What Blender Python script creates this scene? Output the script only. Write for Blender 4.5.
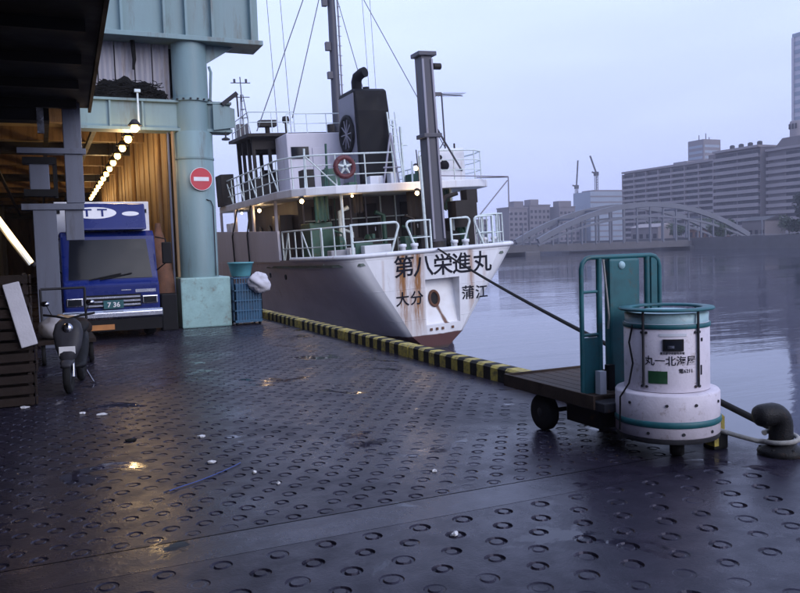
import bpy, bmesh, math, random
from mathutils import Vector, Matrix, noise
from mathutils.geometry import delaunay_2d_cdt
R = math.radians
PI = math.pi
random.seed(7)
SC = bpy.context.scene
COL = SC.collection
for o in list(bpy.data.objects): bpy.data.objects.remove(o)

# ------------------------------------------------------------------ camera
# World: +Y runs along the quay edge away from the viewer, +X towards the water, z = 0 on the quay.
YAW, PITCH, ROLL = R(24.0), R(-3.55), R(1.8)
cam_d = bpy.data.cameras.new('camera'); cam = bpy.data.objects.new('camera', cam_d); COL.objects.link(cam)
fw = Vector((math.sin(YAW)*math.cos(PITCH), math.cos(YAW)*math.cos(PITCH), math.sin(PITCH)))
rt = Vector((math.cos(YAW), -math.sin(YAW), 0)); up = rt.cross(fw)
r2 = rt*math.cos(ROLL) - up*math.sin(ROLL); u2 = rt*math.sin(ROLL) + up*math.cos(ROLL)
cam.matrix_world = Matrix(((r2.x, u2.x, -fw.x, 0), (r2.y, u2.y, -fw.y, 0), (r2.z, u2.z, -fw.z, 1.6), (0, 0, 0, 1)))
cam_d.sensor_width = 36; cam_d.lens = 36; cam_d.clip_start = 0.05; cam_d.clip_end = 4000
SC.camera = cam

# ------------------------------------------------------------------ sky and sun
SUN_EL, SUN_AZ = R(26), R(158)           # azimuth from +Y towards +X
world = bpy.data.worlds.new('World'); SC.world = world; world.use_nodes = True
wn, wl = world.node_tree.nodes, world.node_tree.links
bg = wn['Background']; bg.inputs['Strength'].default_value = 0.1
sky = wn.new('ShaderNodeTexSky'); sky.sky_type = 'NISHITA'; sky.sun_disc = False
sky.sun_elevation = SUN_EL; sky.sun_rotation = SUN_AZ; sky.air_density = 1.0; sky.dust_density = 3.0
tc = wn.new('ShaderNodeTexCoord'); sep = wn.new('ShaderNodeSeparateXYZ'); wl.new(tc.outputs['Generated'], sep.inputs[0])
ramp = wn.new('ShaderNodeValToRGB'); wl.new(sep.outputs['Z'], ramp.inputs[0])
ramp.color_ramp.elements[0].position = 0.0; ramp.color_ramp.elements[0].color = (.645, .735, 1.15, 1)
ramp.color_ramp.elements[1].position = 0.30; ramp.color_ramp.elements[1].color = (.78, .93, 1.42, 1)
# soft cloud streaks in the overcast
cn = wn.new('ShaderNodeTexNoise'); cn.inputs['Scale'].default_value = 2.2; cn.inputs['Detail'].default_value = 3
cm = wn.new('ShaderNodeMapping'); cm.inputs['Scale'].default_value = (1, 1, 4)
wl.new(tc.outputs['Generated'], cm.inputs[0]); wl.new(cm.outputs[0], cn.inputs[0])
cr = wn.new('ShaderNodeMapRange'); cr.inputs[1].default_value = .3; cr.inputs[2].default_value = .7
cr.inputs[3].default_value = 9.2; cr.inputs[4].default_value = 11.0; wl.new(cn.outputs[0], cr.inputs[0])
vm = wn.new('ShaderNodeVectorMath'); vm.operation = 'SCALE'; wl.new(ramp.outputs[0], vm.inputs[0]); wl.new(cr.outputs[0], vm.inputs['Scale'])
mx = wn.new('ShaderNodeMix'); mx.data_type = 'RGBA'; mx.inputs[0].default_value = 0.9
wl.new(sky.outputs[0], mx.inputs[6]); wl.new(vm.outputs[0], mx.inputs[7]); wl.new(mx.outputs[2], bg.inputs['Color'])
sd = bpy.data.lights.new('sun', 'SUN'); sd.energy = 1.5; sd.angle = R(40); sd.color = (.98, .95, 1)
sun = bpy.data.objects.new('sun', sd); COL.objects.link(sun)
sun.rotation_euler = Vector((math.sin(SUN_AZ)*math.cos(SUN_EL), math.cos(SUN_AZ)*math.cos(SUN_EL), math.sin(SUN_EL))).to_track_quat('Z', 'Y').to_euler()

vs = SC.view_settings; vs.view_transform = 'Standard'; vs.look = 'None'; vs.exposure = 0.2; vs.gamma = 1; vs.use_curve_mapping = False
cy = SC.cycles; cy.use_denoising = True; cy.max_bounces = 6; cy.diffuse_bounces = 3; cy.glossy_bounces = 3
cy.transmission_bounces = 4; cy.volume_bounces = 0; cy.transparent_max_bounces = 8; cy.sample_clamp_indirect = 4
cy.caustics_reflective = False; cy.caustics_refractive = False; cy.use_light_tree = True

# ------------------------------------------------------------------ materials
MATS = {}
def srgb(r, g, b): return tuple((c/255/12.92 if c/255 <= .04045 else ((c/255+.055)/1.055)**2.4) for c in (r, g, b))
def new_mat(name):
    m = bpy.data.materials.new(name); m.use_nodes = True; MATS[name] = m
    return m, m.node_tree.nodes, m.node_tree.links, m.node_tree.nodes['Principled BSDF']
def add(n, t, **k):
    x = n.new(t)
    for a, v in k.items():
        if a.startswith('i_'): x.inputs[a[2:].replace('_', ' ')].default_value = v
        else: setattr(x, a, v)
    return x
def mixc(n, l, fac, a, b, blend='MIX'):
    m = n.new('ShaderNodeMix'); m.data_type = 'RGBA'; m.blend_type = blend
    for s, v in ((0, fac), (6, a), (7, b)):
        if isinstance(v, bpy.types.NodeSocket): l.new(v, m.inputs[s])
        elif s == 0: m.inputs[0].default_value = v
        else: m.inputs[s].default_value = (*v[:3], 1)
    return m.outputs[2]
def mrange(n, l, v, a, b, c=0., d=1.):
    m = n.new('ShaderNodeMapRange'); l.new(v, m.inputs[0])
    for i, x in enumerate((a, b, c, d)): m.inputs[i+1].default_value = x
    return m.outputs[0]
def mathn(n, l, op, a, b=0., clamp=False):
    m = n.new('ShaderNodeMath'); m.operation = op; m.use_clamp = clamp
    for s, v in ((0, a), (1, b)):
        if isinstance(v, bpy.types.NodeSocket): l.new(v, m.inputs[s])
        else: m.inputs[s].default_value = v
    return m.outputs[0]
def paint(name, col, rough=.5, var=.25, scale=3., metal=0., bump=0., dirt=None, dirt_amt=.5, streak=False, spec=.5, emit=None, estr=0):
    """plain coat with uneven tone, optional dirt or rust in blotches (or running down in streaks) and fine relief"""
    if spec == .5 and max(col) < .06: spec = .16
    m, n, l, p = new_mat(name)
    geo = add(n, 'ShaderNodeNewGeometry'); mp = add(n, 'ShaderNodeMapping'); l.new(geo.outputs['Position'], mp.inputs[0])
    if streak: mp.inputs['Scale'].default_value = (1, 1, .12)
    nz = add(n, 'ShaderNodeTexNoise', i_Scale=scale, i_Detail=6., i_Roughness=.65); l.new(mp.outputs[0], nz.inputs[0])
    f = mrange(n, l, nz.outputs[0], .3, .7, 1-var, 1+var)
    sc = add(n, 'ShaderNodeVectorMath', operation='SCALE'); sc.inputs[0].default_value = col; l.new(f, sc.inputs['Scale'])
    c = sc.outputs[0]
    if dirt:
        n2 = add(n, 'ShaderNodeTexNoise', i_Scale=scale*1.7, i_Detail=8., i_Roughness=.75); l.new(mp.outputs[0], n2.inputs[0])
        c = mixc(n, l, mrange(n, l, n2.outputs[0], .62-.25*dirt_amt, .78-.2*dirt_amt), c, dirt)
    l.new(c, p.inputs['Base Color']); p.inputs['Metallic'].default_value = metal
    l.new(mrange(n, l, nz.outputs[0], .3, .7, max(rough-.12, .03), min(rough+.12, 1)), p.inputs['Roughness'])
    p.inputs['Specular IOR Level'].default_value = spec
    if bump:
        b = add(n, 'ShaderNodeBump', i_Strength=bump, i_Distance=.02); n3 = add(n, 'ShaderNodeTexNoise', i_Scale=scale*8, i_Detail=4.)
        l.new(geo.outputs['Position'], n3.inputs[0]); l.new(n3.outputs[0], b.inputs['Height']); l.new(b.outputs[0], p.inputs['Normal'])
    if emit: p.inputs['Emission Color'].default_value = (*emit, 1); p.inputs['Emission Strength'].default_value = estr
    return m
RUST = (.17, .07, .03)
paint('pale_green', (.175, .268, .28), .5, .2, 1.4, dirt=(.10, .085, .065), dirt_amt=.34, streak=True, bump=.05)
paint('pale_green_base', (.27, .44, .43), .5, .2, 2.5, dirt=(.16, .17, .14), dirt_amt=.4, bump=.1)
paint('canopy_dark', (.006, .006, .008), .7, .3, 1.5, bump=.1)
paint('grey_steel', (.12, .135, .19), .5, .2, 2, dirt=(.06, .06, .07), dirt_amt=.4, streak=True)
paint('dark_steel', (.03, .03, .035), .5, .3, 5, dirt=RUST, dirt_amt=.1)
paint('black', (.008, .008, .01), .55, .3, 6)
paint('rubber', (.012, .012, .013), .8, .3, 20, bump=.2)
paint('hall_ceiling', (.50, .40, .22), .8, .25, .8, dirt=(.10, .07, .04), dirt_amt=.5)
paint('hall_wall', (.34, .22, .11), .8, .3, 1.2, dirt=(.10, .06, .03), dirt_amt=.5, streak=True)
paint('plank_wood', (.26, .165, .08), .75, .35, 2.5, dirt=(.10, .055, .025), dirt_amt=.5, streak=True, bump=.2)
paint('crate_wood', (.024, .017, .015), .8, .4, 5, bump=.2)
paint('curtain_panel', (.34, .33, .36), .6, .2, 1.5, dirt=(.18, .13, .09), dirt_amt=.5, streak=True)
paint('net_dark', (.012, .012, .012), .9, .4, 9, bump=.4)
paint('truck_blue', (.005, .016, .14), .3, .1, 2, spec=.3)
paint('truck_white', (.62, .64, .70), .35, .1, 2, dirt=(.3, .3, .3), dirt_amt=.2)
paint('chrome', (.36, .37, .42), .22, .1, 6, metal=1.)
paint('glass_dark', (.010, .012, .018), .10, .1, 1, spec=.2)
paint('lit_floor_orange', (.42, .17, .05), .5, .2, 4)
paint('white_plastic', (.58, .60, .66), .45, .12, 4, dirt=(.28, .25, .23), dirt_amt=.2)
paint('foam_white', (.52, .51, .56), .8, .08, 5, bump=.2)
paint('scooter_grey', (.035, .035, .043), .4, .2, 6, dirt=(.06, .06, .06), dirt_amt=.3)
paint('sign_red', (.50, .02, .04), .4, .1, 4)
paint('sign_white', (.75, .75, .78), .4, .08, 4)
paint('yellow', (.42, .33, .06), .65, .3, 8, dirt=(.06, .05, .04), dirt_amt=.62, bump=.1)
paint('kerb_black', (.014, .013, .013), .7, .3, 8, dirt=(.06, .05, .04), dirt_amt=.2, bump=.1)
paint('teal', (.010, .092, .108), .5, .3, 5, dirt=(.05, .05, .04), dirt_amt=.3)
paint('teal_light', (.30, .46, .50), .45, .2, 6, dirt=(.1, .12, .12), dirt_amt=.25)
paint('tub_teal', (.10, .32, .36), .4, .12, 3)
paint('cage_blue', (.03, .11, .20), .5, .2, 5, dirt=RUST, dirt_amt=.2)
paint('drum_white', (.56, .515, .575), .5, .10, 7, dirt=(.24, .18, .16), dirt_amt=.22, bump=.10)
paint('sticker_green', (.012, .06, .022), .5, .3, 30)
paint('bed_wood', (.05, .035, .028), .7, .4, 5, bump=.2)
paint('bollard_iron', (.010, .010, .011), .42, .4, 12, dirt=(.06, .035, .02), dirt_amt=.15, bump=.3)
paint('rope_dark', (.022, .02, .02), .9, .4, 20, bump=.4)
paint('rope_pale', (.30, .29, .27), .9, .3, 20, bump=.4)
paint('blue_string', (.04, .07, .24), .6, .2, 9)
paint('paper', (.6, .6, .62), .8, .1, 9)
paint('ship_deck', (.10, .13, .11), .7, .3, 3, dirt=RUST, dirt_amt=.3)
paint('ship_white', (.72, .73, .77), .42, .12, 1.5, dirt=(.30, .19, .12), dirt_amt=.22, streak=True)
paint('ship_grey', (.56, .54, .60), .5, .12, 1.2, dirt=(.22, .17, .15), dirt_amt=.05, streak=True)
paint('ship_dark_wall', (.035, .03, .028), .6, .3, 2)
paint('ship_tan', (.095, .085, .08), .6, .25, 2, dirt=(.12, .07, .05), dirt_amt=.4, streak=True)
paint('rail_white', (.64, .72, .71), .45, .15, 6, dirt=(.28, .20, .14), dirt_amt=.25)
paint('mast_grey', (.055, .055, .075), .5, .2, 2, dirt=(.08, .05, .04), dirt_amt=.3, streak=True)
paint('mast_edge', (.26, .25, .30), .5, .2, 3, dirt=(.12, .09, .08), dirt_amt=.3, streak=True)
paint('funnel_black', (.006, .006, .008), .6, .3, 2)
paint('funnel_grey', (.16, .16, .20), .5, .2, 2)
paint('machine_green', (.022, .08, .055), .5, .3, 4, dirt=RUST, dirt_amt=.2)
paint('buoy_red', (.10, .016, .022), .55, .15, 6)
paint('wire', (.10, .10, .12), .6, .1, 4)
paint('rust_iron', (.13, .06, .035), .85, .4, 6, bump=.3)
paint('lettering_black', (.010, .010, .018), .6, .2, 12)
paint('bank_stone', (.085, .08, .085), .8, .25, .4, bump=.2)
paint('bank_ground', (.05, .05, .04), .9, .3, .1)
paint('bridge_steel', (.11, .115, .14), .6, .15, .3)
paint('flat_wall', (.13, .112, .115), .8, .12, .12)
paint('flat_parapet', (.235, .205, .21), .8, .1, .3)
paint('flat_window', (.018, .018, .024), .25, .3, .6)
paint('far_wall', (.15, .13, .135), .8, .12, .1)
paint('far_glass', (.20, .24, .30), .35, .1, .1)
paint('tower_wall', (.42, .40, .44), .6, .1, .05)
paint('bark', (.06, .045, .03), .9, .3, 3)
for i, c in enumerate([(.030, .055, .022), (.045, .075, .028), (.022, .040, .018)]): paint('leaf%d' % i, c, .6, .35, .7)

def lamp_mat(name, col, s):
    m, n, l, p = new_mat(name); p.inputs['Base Color'].default_value = (.8, .8, .8, 1)
    p.inputs['Emission Color'].default_value = (*col, 1); p.inputs['Emission Strength'].default_value = s
WARM = (1.0, .67, .31)
lamp_mat('bulb_glow', (1, .58, .15), 6); lamp_mat('tube_glow', (1, .66, .25), 3.5); lamp_mat('ship_bulb', (1, .66, .28), 8); lamp_mat('head_glow', (1, .8, .55), 3)

def mat_pavement(name, rr, spec):
    m, n, l, p = new_mat(name)
    geo = add(n, 'ShaderNodeNewGeometry'); P = geo.outputs['Position']
    big = add(n, 'ShaderNodeTexNoise', i_Scale=.55, i_Detail=5., i_Roughness=.6, i_Distortion=.6); l.new(P, big.inputs[0])
    mid = add(n, 'ShaderNodeTexNoise', i_Scale=5., i_Detail=7., i_Roughness=.7); l.new(P, mid.inputs[0])
    fine = add(n, 'ShaderNodeTexNoise', i_Scale=60., i_Detail=4.); l.new(P, fine.inputs[0])
    c = mixc(n, l, mrange(n, l, big.outputs[0], .35, .65), (.0095, .0083, .0150), (.0165, .0145, .0255))
    c = mixc(n, l, mrange(n, l, mid.outputs[0], .4, .75), c, (.030, .026, .041))
    sp = add(n, 'ShaderNodeTexNoise', i_Scale=160., i_Detail=2.); l.new(P, sp.inputs[0])
    c = mixc(n, l, mrange(n, l, sp.outputs[0], .66, .74, 0., .5), c, (.08, .075, .08))
    l.new(c, p.inputs['Base Color'])
    wet = mathn(n, l, 'ADD', mrange(n, l, big.outputs[0], .38, .62, 0., .75), mrange(n, l, mid.outputs[0], .35, .65, -.15, .35), True)
    pd = add(n, 'ShaderNodeTexNoise', i_Scale=1.3, i_Detail=5., i_Roughness=.55, i_Distortion=.8); l.new(P, pd.inputs[0])
    pud = mrange(n, l, pd.outputs[0], .60, .65)                       # thin standing water
    ro = mrange(n, l, wet, 0., 1., *rr); mxr = add(n, 'ShaderNodeMix'); l.new(pud, mxr.inputs[0]); l.new(ro, mxr.inputs[2]); mxr.inputs[3].default_value = .05
    l.new(mxr.outputs[0], p.inputs['Roughness']); p.inputs['Specular IOR Level'].default_value = spec; p.inputs['Specular Tint'].default_value = (.72, .74, 1, 1)
    dry = mathn(n, l, 'SUBTRACT', 1., pud)
    b1 = add(n, 'ShaderNodeBump', i_Distance=.012); l.new(mid.outputs[0], b1.inputs['Height']); l.new(mathn(n, l, 'MULTIPLY', dry, .35), b1.inputs['Strength'])
    b2 = add(n, 'ShaderNodeBump', i_Distance=.004); l.new(fine.outputs[0], b2.inputs['Height']); l.new(b1.outputs[0], b2.inputs['Normal']); l.new(mathn(n, l, 'MULTIPLY', dry, .3), b2.inputs['Strength'])
    l.new(b2.outputs[0], p.inputs['Normal'])
mat_pavement('wet_concrete', (.45, .18), .21); mat_pavement('smooth_concrete', (.36, .17), .30)

def mat_water():
    m, n, l, p = new_mat('river_water')
    geo = add(n, 'ShaderNodeNewGeometry'); mp = add(n, 'ShaderNodeMapping'); l.new(geo.outputs['Position'], mp.inputs[0])
    mp.inputs['Rotation'].default_value = (0, 0, R(28)); mp.inputs['Scale'].default_value = (.45, 1.7, 1)
    a = add(n, 'ShaderNodeTexNoise', i_Scale=.28, i_Detail=3., i_Roughness=.5, i_Distortion=.4); l.new(mp.outputs[0], a.inputs[0])
    b = add(n, 'ShaderNodeTexNoise', i_Scale=1.5, i_Detail=4., i_Roughness=.6, i_Distortion=.3); l.new(mp.outputs[0], b.inputs[0])
    g = add(n, 'ShaderNodeTexNoise', i_Scale=.045, i_Detail=3.); l.new(mp.outputs[0], g.inputs[0])
    amp = mrange(n, l, g.outputs[0], .42, .60, .08, 1.)
    h = mathn(n, l, 'ADD', mathn(n, l, 'MULTIPLY', a.outputs[0], .40), mathn(n, l, 'MULTIPLY', b.outputs[0], mathn(n, l, 'MULTIPLY', amp, .30)))
    bp = add(n, 'ShaderNodeBump', i_Strength=.22, i_Distance=.30); l.new(h, bp.inputs['Height']); l.new(bp.outputs[0], p.inputs['Normal'])
    p.inputs['Base Color'].default_value = (.020, .024, .050, 1); p.inputs['Roughness'].default_value = .04; p.inputs['IOR'].default_value = 1.6
mat_water()

def mat_hull(name, base, streaks, stern=None):
    m, n, l, p = new_mat(name)
    t = add(n, 'ShaderNodeTexCoord'); s = add(n, 'ShaderNodeSeparateXYZ'); l.new(t.outputs['Object'], s.inputs[0])
    nz = add(n, 'ShaderNodeTexNoise', i_Scale=.9, i_Detail=6., i_Roughness=.6); l.new(t.outputs['Object'], nz.inputs[0])
    mp = add(n, 'ShaderNodeMapping'); mp.inputs['Scale'].default_value = (7, 7, .35); l.new(t.outputs['Object'], mp.inputs[0])
    st = add(n, 'ShaderNodeTexNoise', i_Scale=1., i_Detail=6., i_Roughness=.7); l.new(mp.outputs[0], st.inputs[0])
    f = mrange(n, l, nz.outputs[0], .3, .7, .88, 1.1); sc = add(n, 'ShaderNodeVectorMath', operation='SCALE')
    sc.inputs[0].default_value = base; l.new(f, sc.inputs['Scale']); c = sc.outputs[0]
    c = mixc(n, l, mrange(n, l, st.outputs[0], .60, .78, 0., .45), c, (.24, .15, .09))
    for (x0, w, z0, z1, amt) in streaks:      # rust running from a scupper at height z1 down to z0
        d = mathn(n, l, 'ABSOLUTE', mathn(n, l, 'SUBTRACT', s.outputs['X'], x0))
        k = mrange(n, l, d, w, w*.15)
        kz = mathn(n, l, 'MULTIPLY', mrange(n, l, s.outputs['Z'], z1+.03, z1-.03), mrange(n, l, s.outputs['Z'], z0, z0+1.1, .25, 1.))
        k = mathn(n, l, 'MULTIPLY', mathn(n, l, 'MULTIPLY', k, kz), mrange(n, l, st.outputs[0], .36, .56, .15, amt), True)
        c = mixc(n, l, k, c, (.30, .13, .036))
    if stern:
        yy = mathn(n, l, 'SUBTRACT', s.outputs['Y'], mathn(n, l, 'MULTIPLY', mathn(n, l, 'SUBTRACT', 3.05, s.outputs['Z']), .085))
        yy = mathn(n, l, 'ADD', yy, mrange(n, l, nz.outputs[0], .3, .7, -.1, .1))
        c = mixc(n, l, mrange(n, l, yy, .25, 1.0), stern, c)  # fades from stern white to the side colour, which holds painted shade
    edge = mathn(n, l, 'ADD', s.outputs['Z'], mrange(n, l, nz.outputs[0], .3, .7, -.03, .03))
    c = mixc(n, l, mrange(n, l, edge, .47, .44), c, (.075, .022, .022))
    c = mixc(n, l, mrange(n, l, edge, .10, .02, 0., .8), c, (.02, .02, .015))
    l.new(c, p.inputs['Base Color']); p.inputs['Roughness'].default_value = .45
    cb = add(n, 'ShaderNodeCombineXYZ'); l.new(mathn(n, l, 'ADD', s.outputs['X'], s.outputs['Y']), cb.inputs[0]); l.new(s.outputs['Z'], cb.inputs[1])
    bk = add(n, 'ShaderNodeTexBrick', i_Scale=1., offset=.5); l.new(cb.outputs[0], bk.inputs['Vector'])
    for k_, v_ in (('Mortar Size', .012), ('Mortar Smooth', .6), ('Brick Width', 2.3), ('Row Height', .98)): bk.inputs[k_].default_value = v_
    b = add(n, 'ShaderNodeBump', i_Strength=.16, i_Distance=.08); l.new(nz.outputs[0], b.inputs['Height'])
    b2 = add(n, 'ShaderNodeBump', i_Strength=.5, i_Distance=.02); l.new(bk.outputs['Fac'], b2.inputs['Height']); l.new(b.outputs[0], b2.inputs['Normal']); l.new(b2.outputs[0], p.inputs['Normal'])
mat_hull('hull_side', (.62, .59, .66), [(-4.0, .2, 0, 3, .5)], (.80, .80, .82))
mat_hull('hull_stern', (.80, .80, .82), [(-1.12, .30, .3, 3.02, 1.1), (-.62, .30, .3, 3.02, 1.2), (-.86, .10, .4, 2.4, .6), (1.25, .16, .4, 3.02, .75), (1.75, .1, .4, 2.9, .4), (-1.75, .07, .6, 2.9, .3)])

def mat_niche():
    m, n, l, p = new_mat('niche_paint')
    t = add(n, 'ShaderNodeTexCoord'); s = add(n, 'ShaderNodeSeparateXYZ'); l.new(t.outputs['Object'], s.inputs[0])
    nz = add(n, 'ShaderNodeTexNoise', i_Scale=3., i_Detail=5.); l.new(t.outputs['Object'], nz.inputs[0])
    c = mixc(n, l, mrange(n, l, nz.outputs[0], .4, .8, 0., .4), (.80, .80, .82), (.5, .44, .40))
    xl = mathn(n, l, 'MULTIPLY', mathn(n, l, 'SUBTRACT', 1.5, s.outputs['Z']), .42)
    d = mathn(n, l, 'ABSOLUTE', mathn(n, l, 'SUBTRACT', s.outputs['X'], mathn(n, l, 'ADD', xl, .06)))
    d = mathn(n, l, 'ADD', d, mrange(n, l, nz.outputs[0], .3, .7, -.03, .03))
    k = mathn(n, l, 'MULTIPLY', mrange(n, l, d, .08, .03), mrange(n, l, s.outputs['Z'], 1.5, 1.4), True)
    c = mixc(n, l, k, c, (.13, .05, .025)); l.new(c, p.inputs['Base Color']); p.inputs['Roughness'].default_value = .45
mat_niche()

# ------------------------------------------------------------------ mesh helpers
class MB:
    def __init__(s): s.v = []; s.f = []; s.sm = []
    def add(s, vs, fs, smooth=False):
        b = len(s.v); s.v += [tuple(v) for v in vs]; s.f += [tuple(i+b for i in f) for f in fs]; s.sm += [smooth]*len(fs); return s
    def box(s, x0, x1, y0, y1, z0, z1, M=None):
        vs = [Vector((x, y, z)) for z in (z0, z1) for y in (y0, y1) for x in (x0, x1)]
        if M: vs = [M @ v for v in vs]
        return s.add(vs, [(0, 2, 3, 1), (4, 5, 7, 6), (0, 1, 5, 4), (2, 6, 7, 3), (0, 4, 6, 2), (1, 3, 7, 5)])
    def bar(s, p, q, w, h=None, upv=(0, 0, 1)):
        p, q = Vector(p), Vector(q); d = (q-p).normalized(); h = h or w; u = Vector(upv)
        if abs(d.dot(u)) > .98: u = Vector((0, 1, 0))
        a = d.cross(u).normalized()*w/2; b = a.cross(d).normalized()*h/2
        vs = [c+e for c in (p, q) for e in (-a-b, a-b, a+b, -a+b)]
        return s.add(vs, [(0, 3, 2, 1), (4, 5, 6, 7), (0, 1, 5, 4), (1, 2, 6, 5), (2, 3, 7, 6), (3, 0, 4, 7)])
    def tube(s, pts, r, n=8, closed=False):
        pts = [Vector(p) for p in pts]; m = len(pts); vs = []; rs = r if isinstance(r, (list, tuple)) else [r]*m
        ref = Vector((0, 0, 1)); pa = None
        for i, p in enumerate(pts):
            if closed: d = (pts[(i+1) % m]-pts[i-1]).normalized()
            else: d = (pts[min(i+1, m-1)]-pts[max(i-1, 0)]).normalized()
            if pa is None:
                if abs(d.dot(ref)) > .95: ref = Vector((1, 0, 0))
                a = d.cross(ref).normalized()
            else: a = (pa - d*pa.dot(d)).normalized()
            pa = a; b = d.cross(a)
            vs += [p+(a*math.cos(t*2*PI/n)+b*math.sin(t*2*PI/n))*rs[i] for t in range(n)]
        fs = [(i*n+t, i*n+(t+1) % n, ((i+1) % m)*n+(t+1) % n, ((i+1) % m)*n+t) for i in range(m if closed else m-1) for t in range(n)]
        s.add(vs, fs, True)
        if not closed: s.add(vs[:n], [tuple(range(n))[::-1]]); s.add(vs[-n:], [tuple(range(n))])
        return s
    def lathe(s, prof, n=32, c=(0, 0, 0), smooth=True, M=None):
        vs, st = [], []
        for r, z in prof:
            st.append(len(vs)); vs += [Vector((r*math.cos(2*PI*t/n), r*math.sin(2*PI*t/n), z)) for t in range(n)] if r > 1e-4 else [Vector((0, 0, z))]
        if M: vs = [M @ v for v in vs]
        vs = [v+Vector(c) for v in vs]; fs = []
        for i in range(len(prof)-1):
            a, b, pa, pb = st[i], st[i+1], prof[i][0] <= 1e-4, prof[i+1][0] <= 1e-4
            for t in range(n):
                u = (t+1) % n
                if pa and pb: continue
                fs.append((a, b+u, b+t) if pa else (a+t, a+u, b) if pb else (a+t, a+u, b+u, b+t))
        s.add(vs, fs, smooth)
        if prof[0][0] > 1e-4 and prof[0] != prof[-1]: s.add(vs[:n], [tuple(range(n))[::-1]])
        if prof[-1][0] > 1e-4 and prof[0] != prof[-1]: s.add(vs[-n:], [tuple(range(n))])
        return s
    def prism(s, poly, ax, d0, d1):
        """poly: 2D points; extruded along axis ax ('x': (y,z), 'y': (x,z), 'z': (x,y))"""
        def P(a, b, d): return {'x': (d, a, b), 'y': (a, d, b), 'z': (a, b, d)}[ax]
        n = len(poly); vs = [P(*p, d) for d in (d0, d1) for p in poly]
        return s.add(vs, [tuple(range(n))[::-1], tuple(range(n, 2*n))]+[(i, (i+1) % n, (i+1) % n+n, i+n) for i in range(n)])
    def mesh(s, name, mat, bevel=0, seg=2, angle=35):
        me = bpy.data.meshes.new(name); me.from_pydata(s.v, [], s.f); me.polygons.foreach_set('use_smooth', s.sm)
        bm = bmesh.new(); bm.from_mesh(me); bmesh.ops.recalc_face_normals(bm, faces=bm.faces)
        if bevel:
            ed = [e for e in bm.edges if len(e.link_faces) == 2 and e.calc_face_angle(0) > R(angle)]
            bmesh.ops.bevel(bm, geom=ed, offset=bevel, segments=seg, affect='EDGES', profile=.6, clamp_overlap=True)
        bm.to_mesh(me); bm.free(); me.materials.append(MATS[mat]); return me
    def build(s, name, mat, parent=None, loc=(0, 0, 0), rot=(0, 0, 0), bevel=0, seg=2):
        return obj(name, s.mesh(name, mat, bevel, seg), parent, loc, rot)
def obj(name, me, parent=None, loc=(0, 0, 0), rot=(0, 0, 0), scale=(1, 1, 1)):
    o = bpy.data.objects.new(name, me); COL.objects.link(o); o.location = loc; o.rotation_euler = rot; o.scale = scale
    if parent: o.parent = parent
    return o
def tag(o, label, cat, group=None):
    o['label'] = label; o['category'] = cat
    if group: o['group'] = group
    return o
def thing(name, label, cat, loc=(0, 0, 0), rot=(0, 0, 0), group=None):
    return tag(obj(name, None, None, loc, rot), label, cat, group)
def struct(o): o['kind'] = 'structure'; return o
def stuff(o): o['kind'] = 'stuff'; return o
def box(*a, M=None): return MB().box(*a, M=M)
UNIT = {}
def ubox(name, mat, parent, x0, x1, y0, y1, z0, z1):
    """box part that shares one unit mesh per material"""
    if mat not in UNIT: UNIT[mat] = box(-.5, .5, -.5, .5, -.5, .5).mesh('unit_'+mat, mat)
    return obj(name, UNIT[mat], parent, ((x0+x1)/2, (y0+y1)/2, (z0+z1)/2), (0, 0, 0), (x1-x0, y1-y0, z1-z0))
def point_light(parent, loc, power, col=WARM, rad=.06):
    d = bpy.data.lights.new('lamp_light', 'POINT'); d.energy = power; d.color = col; d.shadow_soft_size = rad
    o = bpy.data.objects.new('lamp_light', d); COL.objects.link(o); o.location = loc; o.parent = parent; return o
def text_mesh(s, size, mat, bold=0.012, ext=.003):
    c = bpy.data.curves.new('lettering', 'FONT'); c.body = s; c.size = size; c.align_x = 'CENTER'; c.align_y = 'CENTER'
    c.extrude = ext; c.offset = bold*size; c.resolution_u = 3
    o = bpy.data.objects.new('lettering', c); COL.objects.link(o); bpy.context.view_layer.update()
    dg = bpy.context.evaluated_depsgraph_get(); me = bpy.data.meshes.new_from_object(o.evaluated_get(dg), depsgraph=dg)
    bpy.data.objects.remove(o); me.materials.clear(); me.materials.append(MATS[mat]); me.name = 'lettering'
    return me
def arc(cx, cz, r, a0, a1, n): return [(cx+r*math.cos(a0+(a1-a0)*i/n), cz+r*math.sin(a0+(a1-a0)*i/n)) for i in range(n+1)]

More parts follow.
